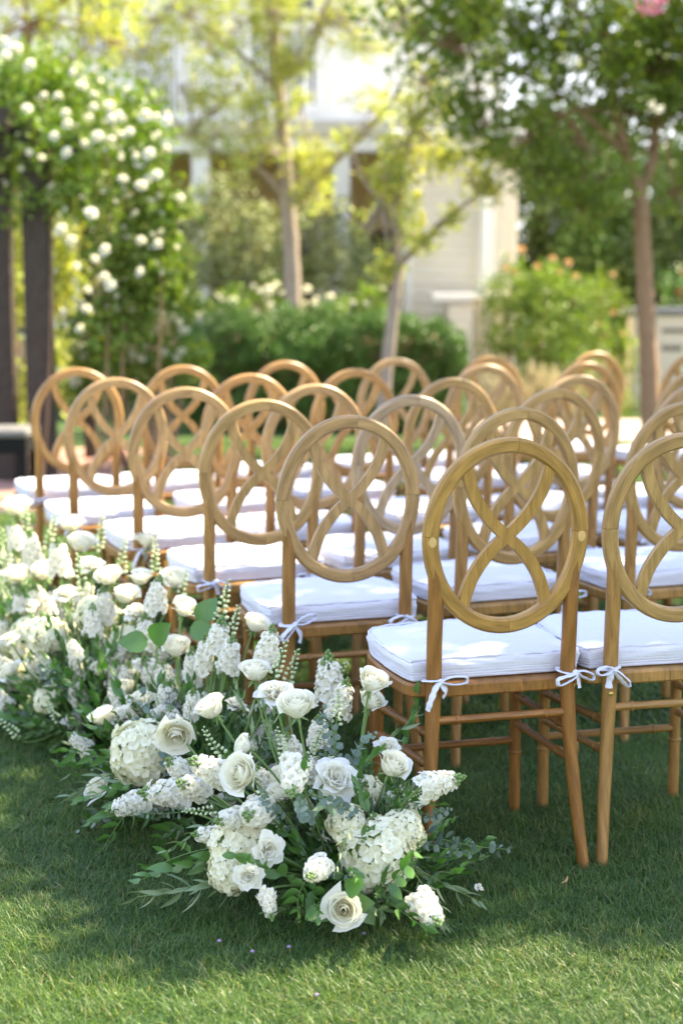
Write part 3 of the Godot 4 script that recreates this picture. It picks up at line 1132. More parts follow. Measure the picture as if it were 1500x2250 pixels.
func bloom(parent: Node3D, kind: String, pos: Vector3, dir: Vector3, size: float, near: bool, root: Vector3, vnt := -1, stuff: Material = null) -> void:
	# pos: the middle of the bloom; root: where its stem starts; both in the parent's space
	var n: int = petals_of[kind].size()
	var k := vnt if vnt >= 0 else rng.randi() % n
	var tall: float = {"rose": 0.024, "ruffle": 0.018, "hydrangea": 0.03, "stock": 0.045, "buds": 0.07}[kind]
	var b := aim(dir, rng.randf() * TAU)
	var base := pos - b.y * tall * size
	var t := Transform3D(b.scaled(Vector3.ONE * size), base)
	var h := holder(BLOOM_NAME[kind], parent, t)
	var m: Material = stuff
	if m == null: m = {"rose": M.rose, "ruffle": M.white, "hydrangea": M.cream, "stock": M.white, "buds": M.bud}[kind]
	if near and kind != "buds":
		for piece in petals_of[kind][k]:
			part(PIECE_NAME[kind], piece[2], m, h, piece[1])
	else:
		part("bloom" if kind != "buds" else "buds", joined_of[kind][k], m, h)
		if kind == "buds": part("stalk", petals_of.buds[k][1][2], M.stem, h)
	var inv := t.affine_inverse()
	var g := Geo.new()
	var start := inv * root
	var r0 := 0.0028 / size
	g.tube(bezier(start, Vector3(start.x * 0.25, start.y * 0.55, start.z * 0.25), Vector3(0, 0.002, 0), 8), taper(r0 * 1.1, r0 * 0.95, 8), 7, false)
	if kind == "rose" or kind == "ruffle":
		g.ball(Vector3(0, 0.001, 0), Vector3(0.0065, 0.006, 0.0065), 5, 8)
		for s in 5:
			var l := leaf_sheet(0.026, 0.007, 0.3, -0.2)
			g.add(l, Transform3D(Basis(Vector3.UP, s * TAU / 5) * Basis(Vector3.RIGHT, 2.1 + jit(0.25)), Vector3(0, 0.002, 0)))
	elif kind == "hydrangea":
		g.ball(Vector3(0, 0.028, 0), Vector3(0.066, 0.056, 0.066), 8, 12, Basis(), Color(4.6, 3.0, 7.0))
	elif kind == "stock":
		g.tube(PackedVector3Array([Vector3.ZERO, Vector3(0, 0.088, 0)]), PackedFloat32Array([0.0024, 0.0016]), 6, false)
		for s in 11:
			var a := s * 2.4
			var q := s / 10.0
			g.ball(Vector3(cos(a) * 0.010 * (1.1 - q), 0.084 + 0.020 * q, sin(a) * 0.010 * (1.1 - q)), Vector3(0.0042, 0.0058, 0.0042) * lerpf(1.1, 0.6, q), 5, 6, Basis(), Color(2.4, 1.9, 3.0))
	part("stem", g.done(), M.stem, h)

func on_line(px: float, py: float, lift := 0.0) -> Vector3:
	# a bloom of the border beside the aisle, at the height that its stem allows
	var z := 1.873 / (0.56 + (px - 750.0) / FOCAL) + lift
	var p := at(px, py, z)
	for k in 40:
		if p.y > 0.51: z += 0.04
		elif p.y < 0.07: z -= 0.04
		else: break
		p = at(px, py, z)
	return p

func flowers() -> void:
	front_arrangement()
	var bases := [Vector3(-0.40, 0, -3.98), Vector3(-0.76, 0, -4.62), Vector3(-1.10, 0, -5.26), Vector3(-1.42, 0, -5.95)]
	var labels := ["white rose and stock arrangement beside the second row, just behind the front arrangement", "white flower arrangement with tall roses beside the third row's aisle chair", "sunlit white flower arrangement beside the fourth row's aisle chair", "farthest sunlit white flower arrangement, at the left picture edge by the front rows"]
	var roots := []
	for k in 4:
		roots.append(thing("flower_arrangement", labels[k], "flower arrangement", "white flower arrangements along the aisle", Transform3D(Basis(), bases[k])))
	var nearest := func(p: Vector3) -> int:
		var best := 0
		for k in 4:
			if Vector2(p.x - bases[k].x, p.z - bases[k].z).length() < Vector2(p.x - bases[best].x, p.z - bases[best].z).length(): best = k
		return best
	# blooms one can tell apart: kind, pixel x, pixel y, size, opening, lean x, lean y, lean towards the viewer
	var seen := [
		["rose", 258, 1438, 1.0, 1, -0.4, 1.0, 0.5], ["rose", 388, 1424, 1.0, 0, 0.1, 1.0, 0.45], ["rose", 407, 1335, 0.95, 1, 0.5, 1.0, 0.5], ["rose", 385, 1272, 1.15, 2, 0.2, 1.0, 0.4],
		["rose", 562, 1370, 0.9, 1, 0.4, 1.0, 0.3], ["rose", 212, 1535, 1.0, 3, -0.9, 0.3, 0.6], ["rose", 125, 1400, 1.35, 3, 0.3, 0.7, 0.7], ["rose", 325, 1187, 1.05, 0, 0.0, 1.0, 0.1],
		["rose", 240, 1265, 1.1, 2, -0.2, 1.0, 0.3], ["rose", 277, 1308, 1.0, 0, 0.1, 1.0, 0.3], ["rose", 97, 1255, 1.15, 1, -0.1, 1.0, 0.4], ["rose", 40, 1262, 1.1, 1, -0.2, 1.0, 0.4],
		["rose", 180, 1192, 1.25, 2, 0.2, 1.0, 0.4], ["rose", 155, 1152, 1.2, 1, 0.0, 1.0, 0.3], ["rose", 38, 1112, 1.5, 2, 0.0, 1.0, 0.4], ["rose", 15, 1330, 1.2, 2, 0, 1.0, 0.5],
		["hydrangea", 150, 1475, 1.0, 0, -0.2, 0.6, 0.8], ["hydrangea", 160, 1520, 0.7, 1, -0.1, 0.3, 0.9], ["hydrangea", 45, 1385, 1.1, 1, -0.3, 0.8, 0.6], ["hydrangea", 210, 1350, 0.8, 0, 0.0, 1.0, 0.4],
		["stock", 335, 1480, 1.2, 0, -0.3, 0.8, 0.5], ["stock", 268, 1545, 1.35, 1, -0.5, 0.3, 0.8], ["stock", 300, 1590, 1.1, 2, 0.1, -0.2, 1.0], ["stock", 250, 1475, 1.1, 2, -0.4, 0.8, 0.5], ["stock", 155, 1590, 1.0, 0, -0.3, 0.0, 1.0],
		["stock", 360, 1500, 1.1, 1, 0.2, 0.7, 0.6], ["stock", 55, 1490, 1.1, 1, -0.8, 0.1, 0.7], ["stock", 30, 1500, 1.0, 0, -0.8, 0.1, 0.7], ["stock", 320, 1390, 1.05, 1, 0.0, 1.0, 0.2], ["ruffle", 300, 1345, 1.1, 0, 0.0, 1.0, 0.2],
		["stock", 230, 1330, 1.1, 2, 0.0, 1.0, 0.2], ["stock", 345, 1310, 1.1, 1, 0.2, 1.0, 0.2], ["rose", 310, 1270, 0.9, 0, 0.1, 1.0, 0.2], ["ruffle", 145, 1305, 1.2, 0, 0.0, 1.0, 0.3], ["stock", 70, 1205, 1.15, 2, 0.0, 1.0, 0.3],
		["stock", 130, 1230, 1.3, 1, 0.0, 1.0, 0.3], ["stock", 480, 1405, 1.1, 2, 0.2, 1.0, 0.2], ["stock", 455, 1440, 1.1, 0, 0.0, 1.0, 0.3], ["stock", 505, 1440, 1.0, 1, 0.2, 1.0, 0.3], ["stock", 225, 1430, 1.2, 2, -0.1, 0.9, 0.5],
		["stock", 590, 1420, 1.0, 0, 0.2, 1.0, 0.2], ["stock", 425, 1465, 1.0, 2, 0.0, 1.0, 0.3], ["stock", 35, 1180, 1.1, 0, -0.2, 1.0, 0.3], ["ruffle", 200, 1240, 1.1, 1, 0.0, 1.0, 0.3], ["stock", 90, 1320, 1.2, 2, -0.3, 0.9, 0.4],
		["buds", 490, 1325, 1.1, 0, 0.1, 1.0, 0.0], ["buds", 475, 1390, 1.0, 1, 0.0, 1.0, 0.1], ["buds", 510, 1380, 1.0, 2, 0.2, 1.0, 0.0], ["buds", 400, 1300, 1.0, 1, 0.1, 1.0, 0.0], ["buds", 222, 1180, 1.2, 0, 0.3, 1.0, 0.0], ["buds", 270, 1230, 1.1, 2, 0.2, 1.0, 0.0],
		["buds", 60, 1150, 1.3, 1, 0.0, 1.0, 0.0], ["buds", 110, 1180, 1.3, 2, 0.1, 1.0, 0.0], ["buds", 345, 1230, 1.1, 0, 0.1, 1.0, 0.0], ["buds", 15, 1210, 1.3, 0, 0.0, 1.0, 0.0], ["buds", 180, 1270, 1.2, 1, 0.0, 1.0, 0.0], ["buds", 610, 1455, 0.9, 2, 0.2, 1.0, 0.0],
	]
	for s in seen:
		var p := on_line(s[1], s[2])
		var k: int = nearest.call(p)
		var local: Vector3 = p - bases[k]
		bloom(roots[k], s[0], local, Vector3(s[5], s[6], s[7]), s[3], false, Vector3(local.x * 0.3 + jit(0.03), 0.06, local.z * 0.3 + jit(0.03)), s[4] % petals_of[s[0]].size())
	# the mass of smaller blooms and greens between them
	for k in 4:
		for e in 62 + 5 * k:
			var a := rng.randf() * TAU
			var el := pow(rng.randf(), 0.8) * 1.25
			var d := Vector3(cos(a) * cos(el), sin(el), sin(a) * cos(el))
			var p := d * Vector3(0.27, 0.31, 0.33) * rng.randf_range(0.62, 1.08) + Vector3(0, 0.07, 0)
			p += Vector3(-0.49, 0, -0.87) * jit(0.22)
			if k == 0 and p.z > 0.22: continue
			var kind: String = ["stock", "rose", "stock", "ruffle", "rose", "stock", "buds", "hydrangea"][rng.randi() % (8 if k > 0 else 7)]
			var lean := Vector3(d.x, d.y + 0.7, d.z) + jitter(0.3)
			bloom(roots[k], kind, p, lean, rng.randf_range(0.7, 1.0) if kind != "hydrangea" else rng.randf_range(0.55, 0.8), false, Vector3(p.x * 0.4, 0.05, p.z * 0.4))
		greens(roots[k], Vector3(0.30, 0.40, 0.36), 180, 1.0)

func greens(root: Node3D, size: Vector3, count: int, leaf: float) -> void:
	for e in count:
		var a := rng.randf() * TAU
		var el := pow(rng.randf(), 1.3) * 1.45
		var d := Vector3(cos(a) * cos(el), sin(el) + 0.06, sin(a) * cos(el))
		var from := Vector3(d.x * size.x * 0.25, 0.03 + 0.25 * d.y * size.y, d.z * size.z * 0.25) + jitter(0.03) + Vector3(-0.49, 0, -0.87) * jit(size.x * 0.6)
		from.y = maxf(from.y, 0.02)
		var kind: String = ["euca", "ruscus", "ruscus", "fern", "fern", "olive", "ruscus", "fern"][rng.randi() % 8]
		sprig(root, kind, from, d * size + jitter(0.05), rng.randf_range(0.75, 1.2) * leaf, false)

func front_arrangement() -> void:
	var base := Vector3(0.02, 0, -3.40)
	var root := thing("flower_arrangement", "large front arrangement of white roses, cream hydrangeas and greenery on the grass, nearest the viewer", "flower arrangement", "white flower arrangements along the aisle", Transform3D(Basis(), base))
	# kind, pixel x, pixel y, metres ahead, size, opening, lean x, lean y, lean towards the viewer
	var list := [
		["rose", 653, 1553, 3.36, 1.08, 0, -0.05, 1.0, 0.42], ["rose", 817, 1499, 3.46, 1.0, 0, 0.30, 1.0, 0.45], ["rose", 464, 1556, 3.52, 1.0, 1, -0.55, 0.9, 0.25], ["rose", 560, 1474, 3.62, 1.0, 2, 0.1, 1.0, 0.15],
		["rose", 530, 1700, 3.24, 1.15, 2, -0.55, 0.45, 0.75], ["rose", 862, 1683, 3.30, 0.98, 0, 0.35, 0.85, 0.45], ["rose", 755, 1998, 3.08, 1.0, 3, 0.0, 0.25, 1.0], ["rose", 386, 1612, 3.62, 1.2, 2, 0.1, -0.15, 1.0],
		["rose", 815, 1540, 3.56, 0.85, 1, 0.3, 0.9, 0.4], ["rose", 535, 1640, 3.36, 0.66, 0, -0.9, 0.5, 0.25],
		["ruffle", 605, 1522, 3.52, 1.15, 0, 0.0, 1.0, 0.45], ["ruffle", 738, 1712, 3.30, 1.45, 1, 0.25, 0.65, 0.75], ["ruffle", 588, 1866, 3.14, 1.0, 0, 0.35, 0.15, 0.95], ["ruffle", 546, 1926, 3.09, 0.85, 1, -0.2, 0.15, 1.0],
		["ruffle", 852, 1640, 3.42, 0.8, 0, 0.3, 0.8, 0.4], ["ruffle", 902, 1775, 3.34, 0.75, 1, 0.7, 0.5, 0.5],
		["hydrangea", 832, 1880, 3.22, 1.02, 0, 0.15, 0.35, 0.95], ["hydrangea", 762, 1812, 3.24, 0.55, 1, -0.2, 0.7, 0.7], ["hydrangea", 885, 1825, 3.24, 0.62, 1, 0.5, 0.6, 0.6], ["hydrangea", 525, 1862, 3.24, 0.92, 1, -0.6, 0.35, 0.75], ["hydrangea", 505, 1915, 3.20, 0.62, 0, -0.6, 0.1, 0.8],
		["hydrangea", 310, 1652, 3.78, 1.05, 1, -0.5, 0.3, 0.85], ["hydrangea", 800, 1745, 3.38, 0.6, 0, 0.3, 0.8, 0.5],
		["stock", 962, 1722, 3.24, 1.05, 0, 0.95, 0.35, 0.25], ["stock", 645, 1708, 3.20, 1.1, 1, -0.05, -0.35, 0.9], ["stock", 693, 1912, 3.07, 0.9, 2, -0.25, 0.1, 1.0], ["stock", 938, 1998, 3.10, 1.1, 1, 0.35, -0.15, 0.9],
		["stock", 724, 1500, 3.66, 1.35, 2, -0.05, 1.0, 0.05], ["stock", 750, 1540, 3.60, 1.0, 0, 0.25, 1.0, 0.1], ["stock", 370, 1742, 3.50, 1.25, 0, -0.9, 0.15, 0.4], ["stock", 425, 1728, 3.44, 1.05, 2, -0.5, 0.4, 0.7], ["stock", 282, 1768, 3.58, 1.0, 1, -0.75, -0.1, 0.5],
		["stock", 462, 1690, 3.36, 1.1, 1, -0.7, 0.5, 0.5], ["stock", 560, 1785, 3.20, 1.15, 0, -0.2, 0.2, 0.95], ["stock", 510, 1800, 3.22, 0.95, 2, -0.6, 0.2, 0.8], ["stock", 465, 1835, 3.26, 0.8, 1, -0.9, 0.2, 0.4], ["stock", 850, 1760, 3.36, 0.9, 2, 0.5, 0.6, 0.5],
		["stock", 590, 1985, 3.08, 0.65, 0, 0.2, -0.6, 0.6], ["stock", 395, 1690, 3.55, 1.0, 2, -0.4, 0.6, 0.6], ["stock", 700, 1610, 3.50, 0.9, 1, 0.0, 0.9, 0.4], ["stock", 640, 1640, 3.45, 0.8, 2, -0.2, 0.8, 0.5],
		["buds", 470, 1640, 3.5, 0.8, 0, -0.7, 0.8, 0.1], ["buds", 620, 1640, 3.38, 0.75, 1, -0.2, 1.0, 0.4], ["buds", 690, 1640, 3.40, 0.7, 2, 0.2, 1.0, 0.4], ["buds", 445, 1780, 3.34, 0.7, 1, -0.9, 0.2, 0.3], ["buds", 745, 1560, 3.55, 0.8, 0, 0.2, 1, 0.1], ["buds", 905, 1745, 3.3, 0.5, 2, 0.8, 0.5, 0.2], ["buds", 740, 1490, 3.7, 0.8, 1, 0.5, 1.0, 0.1],
		["buds", 585, 1440, 3.8, 0.9, 1, 0.3, 1.0, 0.0], ["buds", 640, 1470, 3.8, 0.9, 0, 0.2, 1.0, 0.0],
	]
	for s in list:
		var p := at(s[1], s[2], s[3]) - base
		var dir := Vector3(s[6], s[7], s[8])
		var root_at := Vector3(p.x * 0.25, 0.05, p.z * 0.3)
		bloom(root, s[0], p, dir, s[4], true, root_at, s[5])
	# greenery one can follow: kind, from pixel, to pixel (with distances), size
	var sprays := [
		["ruscus", 520, 1880, 3.26, 340, 1900, 3.28, 1.25], ["ruscus", 530, 1860, 3.26, 365, 1850, 3.30, 1.2], ["olive", 540, 1930, 3.2, 290, 1985, 3.22, 1.35], ["olive", 520, 1935, 3.2, 380, 1945, 3.2, 1.0],
		["ruscus", 640, 1930, 3.2, 560, 1890, 3.02, 0.95], ["ruscus", 680, 1925, 3.2, 620, 1990, 3.05, 1.05], ["ruscus", 690, 1950, 3.18, 680, 2010, 3.04, 0.9], ["ruscus", 820, 1960, 3.2, 905, 2015, 3.06, 1.15], ["ruscus", 830, 1950, 3.2, 900, 1945, 3.04, 1.1], ["ruscus", 770, 1900, 3.1, 790, 1960, 2.98, 0.6],
		["olive", 880, 1880, 3.26, 1015, 1985, 3.20, 1.1], ["olive", 890, 1890, 3.24, 985, 2015, 3.14, 1.05], ["olive", 770, 1810, 3.08, 740, 1900, 3.02, 0.55], ["euca", 900, 1820, 3.32, 1085, 1895, 3.30, 1.15], ["euca", 890, 1840, 3.3, 990, 1870, 3.24, 0.95], ["euca", 900, 1800, 3.36, 985, 1800, 3.28, 0.8],
		["euca", 715, 1690, 3.42, 705, 1555, 3.40, 0.85], ["euca", 740, 1690, 3.42, 745, 1590, 3.36, 0.9], ["euca", 760, 1690, 3.42, 800, 1600, 3.36, 0.9], ["euca", 790, 1800, 3.24, 720, 1735, 3.14, 0.75], ["euca", 690, 1800, 3.24, 640, 1790, 3.1, 0.8], ["euca", 620, 1800, 3.24, 560, 1760, 3.14, 0.7],
		["ruscus", 880, 1650, 3.5, 920, 1545, 3.52, 1.0], ["olive", 820, 1660, 3.5, 900, 1590, 3.42, 0.9], ["olive", 560, 1640, 3.5, 540, 1540, 3.5, 1.0], ["olive", 600, 1640, 3.44, 580, 1580, 3.36, 0.8], ["ruscus", 830, 1740, 3.36, 930, 1790, 3.26, 0.95], ["olive", 480, 1790, 3.3, 400, 1860, 3.28, 0.9],
		["ruscus", 330, 1740, 3.66, 210, 1790, 3.66, 1.1], ["ruscus", 300, 1720, 3.7, 215, 1740, 3.68, 1.1], ["ruscus", 310, 1750, 3.64, 235, 1830, 3.58, 1.0], ["ruscus", 280, 1660, 3.86, 160, 1680, 3.86, 1.1], ["olive", 290, 1680, 3.84, 145, 1740, 3.80, 1.2], ["euca", 420, 1780, 3.44, 330, 1800, 3.42, 0.9],
		["ruscus", 780, 1700, 3.4, 815, 1650, 3.3, 0.8], ["ruscus", 650, 1760, 3.3, 665, 1700, 3.16, 0.7], ["olive", 700, 1740, 3.3, 690, 1790, 3.1, 0.7],
	]
	for s in sprays:
		var a := at(s[1], s[2], s[3]) - base
		var b := at(s[4], s[5], s[6]) - base
		a.y = maxf(a.y, 0.03)
		b.y = maxf(b.y, 0.025)
		sprig(root, s[0], a, b - a, a.distance_to(b) / 0.20 * 0.6 + s[7] * 0.4, true)
	# smaller blooms tucked in between
	for e in 46:
		var a := rng.randf() * TAU
		var el := pow(rng.randf(), 0.8) * 1.2 + 0.1
		var d := Vector3(cos(a) * cos(el), sin(el), sin(a) * cos(el))
		var p := d * Vector3(0.24, 0.27, 0.22) * rng.randf_range(0.65, 0.98) + Vector3(-0.06, 0.05, -0.04)
		var kind: String = ["stock", "ruffle", "stock", "rose", "buds"][rng.randi() % 5]
		bloom(root, kind, p, Vector3(d.x, d.y + 0.5, d.z + 0.3) + jitter(0.3), rng.randf_range(0.55, 0.85), false, Vector3(p.x * 0.4, 0.05, p.z * 0.4))
	greens(root, Vector3(0.24, 0.25, 0.22), 230, 0.85)
	# broad rose leaves
	for q in [[345, 1396, 3.95, 0.5, 0.6, 0.6, 1.5], [300, 1410, 3.98, -0.9, 0.1, 0.4, 1.4], [450, 1345, 4.0, 0.6, 0.8, 0.1, 1.4], [440, 1385, 3.95, 0.7, 0.1, 0.3, 1.3], [790, 1985, 3.10, 0.6, 0.2, 0.5, 1.1], [715, 2000, 3.12, -0.6, -0.3, 0.5, 1.2], [775, 1950, 3.06, 0.4, 0.3, 0.6, 1.0], [800, 2000, 3.12, 0.5, -0.6, 0.4, 1.2]]:
		var d := Vector3(q[3], q[4], q[5]).normalized()
		var side := d.cross(Vector3(0, 0.35, 1)).normalized()
		part("rose_leaf", broad, M.ruscus, root, Transform3D(Basis(side, d, side.cross(d)).scaled(Vector3.ONE * q[6]), at(q[0], q[1], q[2]) - base - d * 0.03))

var broad: ArrayMesh = leaf_sheet(0.055, 0.042, 0.2, 0.25).done()

# ---------- foliage ----------
func leaf_spray(sd: int, leaves: int, length: float, width: float, spread: float) -> ArrayMesh:
	var r := RandomNumberGenerator.new()
	r.seed = sd
	var g := Geo.new()
	for k in leaves:
		var p := Vector3(jitter_of(r, spread), jitter_of(r, spread), jitter_of(r, spread))
		var b := aim(Vector3(jitter_of(r, 1), jitter_of(r, 1) - 0.2, jitter_of(r, 1)), r.randf() * TAU)
		var s := r.randf_range(0.7, 1.2)
		var tone := r.randf_range(0.75, 1.25)
		var col := Color(tone * r.randf_range(0.9, 1.15), tone, tone * 0.95)
		var o := g.v.size()
		for q in [Vector3(0, 0, 0), Vector3(-0.5, 0.35, 0.12), Vector3(0, 0.45, -0.02), Vector3(0.5, 0.35, 0.12), Vector3(-0.34, 0.72, 0.02), Vector3(0.34, 0.72, 0.02), Vector3(0, 1, -0.15)]:
			g.put(p + b * (Vector3(q.x * width, q.y * length, q.z * width) * s), Vector2(q.x + 0.5, q.y), col)
		g.i.append_array([o, o + 2, o + 1, o, o + 3, o + 2, o + 1, o + 2, o + 4, o + 2, o + 3, o + 5, o + 4, o + 2, o + 6, o + 2, o + 5, o + 6])
	return g.done()

func crown(parent: Node3D, called: String, blobs: Array, per: float, meshes: Array, m: Material, clump := 1.6, gap := -0.12, size := 1.0, seed_at := 1) -> void:
	# blobs: [centre, radii]; per: sprays in a cubic metre of blob (a floor of 30 each)
	var f := noise(clump, seed_at, 2)
	var spots := []
	var tints := []
	for m2 in meshes:
		spots.append([])
		tints.append([])
	for bl in blobs:
		var c: Vector3 = bl[0]
		var r: Vector3 = bl[1] if bl[1] is Vector3 else Vector3.ONE * bl[1]
		var count := int(maxf(30.0, per * 4.19 * r.x * r.y * r.z))
		var tone := 1.0 + jit(0.12)
		for k in count:
			var d := jitter(1.0)
			while d.length() > 1.0: d = jitter(1.0)
			d = d.normalized() * pow(d.length(), 0.55)
			var p := c + d * r * (1.0 + jit(0.15))
			if f.get_noise_3dv(p) < gap: continue
			var e := rng.randi() % meshes.size()
			spots[e].append(Transform3D(Basis.from_euler(jitter(PI)).scaled(Vector3.ONE * size * rng.randf_range(0.75, 1.25)), p))
			var t := tone * rng.randf_range(0.85, 1.15)
			tints[e].append(Color(t * rng.randf_range(0.92, 1.1), t, t))
	for e in meshes.size():
		many(called, meshes[e], m, parent, spots[e], tints[e])

func limb(parent: Node3D, called: String, pts: Array, r0: float, r1: float, m: Material) -> void:
	var cv := Curve3D.new()
	for k in pts.size():
		var d: Vector3 = (pts[mini(k + 1, pts.size() - 1)] - pts[maxi(k - 1, 0)]) * 0.2
		cv.add_point(pts[k], -d, d)
	var path := cv.tessellate_even_length(3, 0.18)
	var radii := PackedFloat32Array()
	for k in path.size():
		var t := float(k) / maxf(1.0, path.size() - 1)
		radii.append(lerpf(r0, r1, t) * (1.0 + 0.07 * sin(k * 2.3)))
	var g := Geo.new()
	g.tube(path, radii, 10, true)
	part(called, g.done(), m, parent)

func twigs(parent: Node3D, starts: Array, blobs: Array, m: Material) -> void:
	var g := Geo.new()
	for bl in blobs:
		var c: Vector3 = bl[0]
		var r: Vector3 = bl[1] if bl[1] is Vector3 else Vector3.ONE * bl[1]
		var s: Vector3 = starts[0]
		for q in starts:
			if c.distance_to(q) < c.distance_to(s): s = q
		g.tube(bezier(s, s.lerp(c, 0.5) + Vector3(jit(0.1), 0.1, jit(0.1)), c, 5), taper(0.022, 0.010, 5), 6, false)
		for k in 9:
			var e := c + jitter(0.8) * r
			g.tube(bezier(c + jitter(0.05), c.lerp(e, 0.5) + jitter(0.06), e, 3), taper(0.008, 0.003, 3), 4, false)
	var o := part("twigs", g.done(), m, parent)
	o.set_meta("kind", "stuff")

func px_blobs(list: Array) -> Array:
	# [pixel x, pixel y, metres ahead, radius in pixels, (stretch)] -> [centre, radii]
	var out := []
	for q in list:
		var r: float = q[3] / FOCAL * q[2]
		out.append([at(q[0], q[1], q[2]), Vector3(r, r * (q[4] if q.size() > 4 else 0.8), r)])
	return out

func local_to(o: Vector3, blobs: Array) -> Array:
	var out := []
	for b in blobs: out.append([b[0] - o, b[1]])
	return out

func local_pts(o: Vector3, pts: Array) -> Array:
	var out := []
	for p in pts: out.append(p - o)
	return out

func panicle(g: Geo, c: Vector3, r: float, count: int) -> void:
	for k in count:
		var d := jitter(1.0).normalized() * pow(rng.randf(), 0.4)
		g.add(petal_sheet(0.022, 0.024, 0.4, 0.3, 0.2, k), Transform3D(aim(d + jitter(0.4), k), c + d * Vector3(r, r * 0.8, r)))

func trees() -> void:
	var big := []
	var small := []
	for k in 4:
		big.append(leaf_spray(500 + k, 13, 0.075, 0.040, 0.10))
		small.append(leaf_spray(520 + k, 12, 0.055, 0.026, 0.075))
	# --- the green tree on the right ---
	var b := at(1428, 993, 13.0)
	b.y = 0
	var t := thing("green_tree", "broad green tree with slender reddish brown trunk standing behind the chairs at right", "tree", "", Transform3D(Basis(), b))
	limb(t, "trunk", local_pts(b, [b, at(1426, 840, 13.0), at(1416, 640, 13.0), at(1408, 470, 13.0), at(1400, 410, 13.0)]), 0.088, 0.062, M.bark_brown)
	var forks := local_pts(b, [at(1330, 90, 12.8), at(1445, 150, 13.2), at(1240, 250, 12.6), at(1395, -150, 13.0), at(1040, 130, 12.4)])
	limb(t, "limb", local_pts(b, [at(1402, 425, 13.0), at(1372, 330, 12.95), at(1340, 180, 12.85), at(1330, 60, 12.8), at(1335, -150, 12.8)]), 0.050, 0.022, M.bark_brown)
	limb(t, "limb", local_pts(b, [at(1402, 425, 13.0), at(1432, 350, 13.1), at(1440, 220, 13.15), at(1450, 60, 13.2), at(1440, -180, 13.2)]), 0.046, 0.020, M.bark_brown)
	limb(t, "limb", local_pts(b, [at(1378, 345, 12.97), at(1280, 250, 12.7), at(1160, 170, 12.5), at(1000, 110, 12.3), at(900, 60, 12.2)]), 0.026, 0.010, M.bark_brown)
	var dark := px_blobs([[1000, 90, 12.3, 110], [880, 40, 12.2, 70], [940, 180, 12.3, 60], [1110, 150, 12.5, 140], [1060, 270, 12.5, 75], [1150, 300, 12.5, 80], [1270, 120, 12.7, 140], [1250, 300, 12.7, 110], [1190, 380, 12.6, 70], [1310, 400, 12.8, 80], [1290, 460, 12.8, 45], [1420, 160, 13.1, 140], [1430, 320, 13.1, 90], [1480, 420, 13.2, 70], [1370, 260, 12.9, 90], [1500, 250, 13.2, 110],
		[1180, -60, 12.6, 180], [1400, -80, 13.0, 200], [1000, -60, 12.4, 150], [1600, 50, 13.3, 220], [1620, 320, 13.3, 150], [1560, 150, 13.6, 200], [1310, 40, 12.8, 110], [1230, 60, 12.6, 90], [1360, 150, 12.9, 90], [1450, 260, 13.0, 70]])
	twigs(t, forks, local_to(b, dark), M.bark_brown)
	crown(t, "leaf", local_to(b, dark), 230.0, big, M.leaf_dark, 1.6, -0.11, 1.0, 61)
	var g := Geo.new()
	panicle(g, at(1428, 2, 12.0) - b, 0.115, 90)
	part("pink_blossom", g.done(), M.pink, t)
	for q in [[1045, 120, 0.10], [1000, 165, 0.07], [1250, 135, 0.07], [1190, 200, 0.06], [1440, 240, 0.07], [1170, 215, 0.05]]:
		var w := Geo.new()
		panicle(w, at(q[0], q[1], 12.1) - b, q[2], 26)
		part("white_blossom", w.done(), M.white, t)
	# --- the yellow-green tree in the middle ---
	b = at(650, 926, 16.0)
	b.y = 0
	t = thing("yellow_green_tree", "sunlit yellow-green tree with pale trunk rising behind the clipped hedge in the middle", "tree", "", Transform3D(Basis(), b))
	limb(t, "trunk", local_pts(b, [b, at(644, 700, 16.0), at(640, 560, 16.0), at(632, 440, 16.0), at(622, 300, 16.0), at(608, 160, 16.0), at(602, 40, 16.0), at(600, -150, 16.0)]), 0.105, 0.042, M.bark_pale)
	limb(t, "limb", local_pts(b, [at(634, 450, 16.0), at(690, 395, 15.8), at(760, 330, 15.6), at(830, 262, 15.4), at(880, 190, 15.3)]), 0.050, 0.018, M.bark_pale)
	limb(t, "limb", local_pts(b, [at(633, 440, 16.0), at(570, 375, 15.9), at(500, 345, 15.8), at(420, 300, 15.7)]), 0.044, 0.016, M.bark_pale)
	limb(t, "limb", local_pts(b, [at(610, 170, 16.0), at(650, 150, 15.9), at(690, 100, 15.8), at(705, 20, 15.7)]), 0.030, 0.014, M.bark_pale)
	limb(t, "limb", local_pts(b, [at(612, 200, 16.0), at(540, 130, 15.9), at(450, 60, 15.8), at(380, 10, 15.7)]), 0.030, 0.012, M.bark_pale)
	var glow := px_blobs([[330, 50, 15.7, 90], [420, 30, 15.7, 80], [520, 60, 15.8, 75], [590, 20, 15.8, 70], [470, 120, 15.8, 70], [400, 190, 15.7, 60], [530, 190, 15.8, 65], [470, 240, 15.7, 50], [560, 270, 15.8, 60], [600, 330, 15.8, 65], [650, 380, 15.7, 60], [690, 425, 15.7, 50], [540, 330, 15.7, 50], [460, 310, 15.6, 45], [610, 160, 15.8, 45], [700, 60, 15.8, 55], [750, 30, 15.8, 60], [800, 100, 15.5, 45], [820, 240, 15.4, 55], [770, 300, 15.5, 40], [660, 230, 15.9, 30], [300, 130, 15.7, 60], [340, 230, 15.7, 40], [690, 340, 15.6, 40], [870, 60, 15.4, 60], [598, 95, 15.7, 50], [640, 255, 15.7, 50], [575, 225, 15.7, 40], [655, 130, 15.7, 40], [600, 30, 15.7, 60], [630, -90, 15.8, 130], [420, -90, 15.8, 130], [800, -80, 15.6, 120]])
	twigs(t, local_pts(b, [at(602, 40, 16.0), at(830, 262, 15.4), at(420, 300, 15.7), at(700, 50, 15.75), at(380, 10, 15.7), at(570, 375, 15.9), at(690, 395, 15.8)]), local_to(b, glow), M.bark_pale)
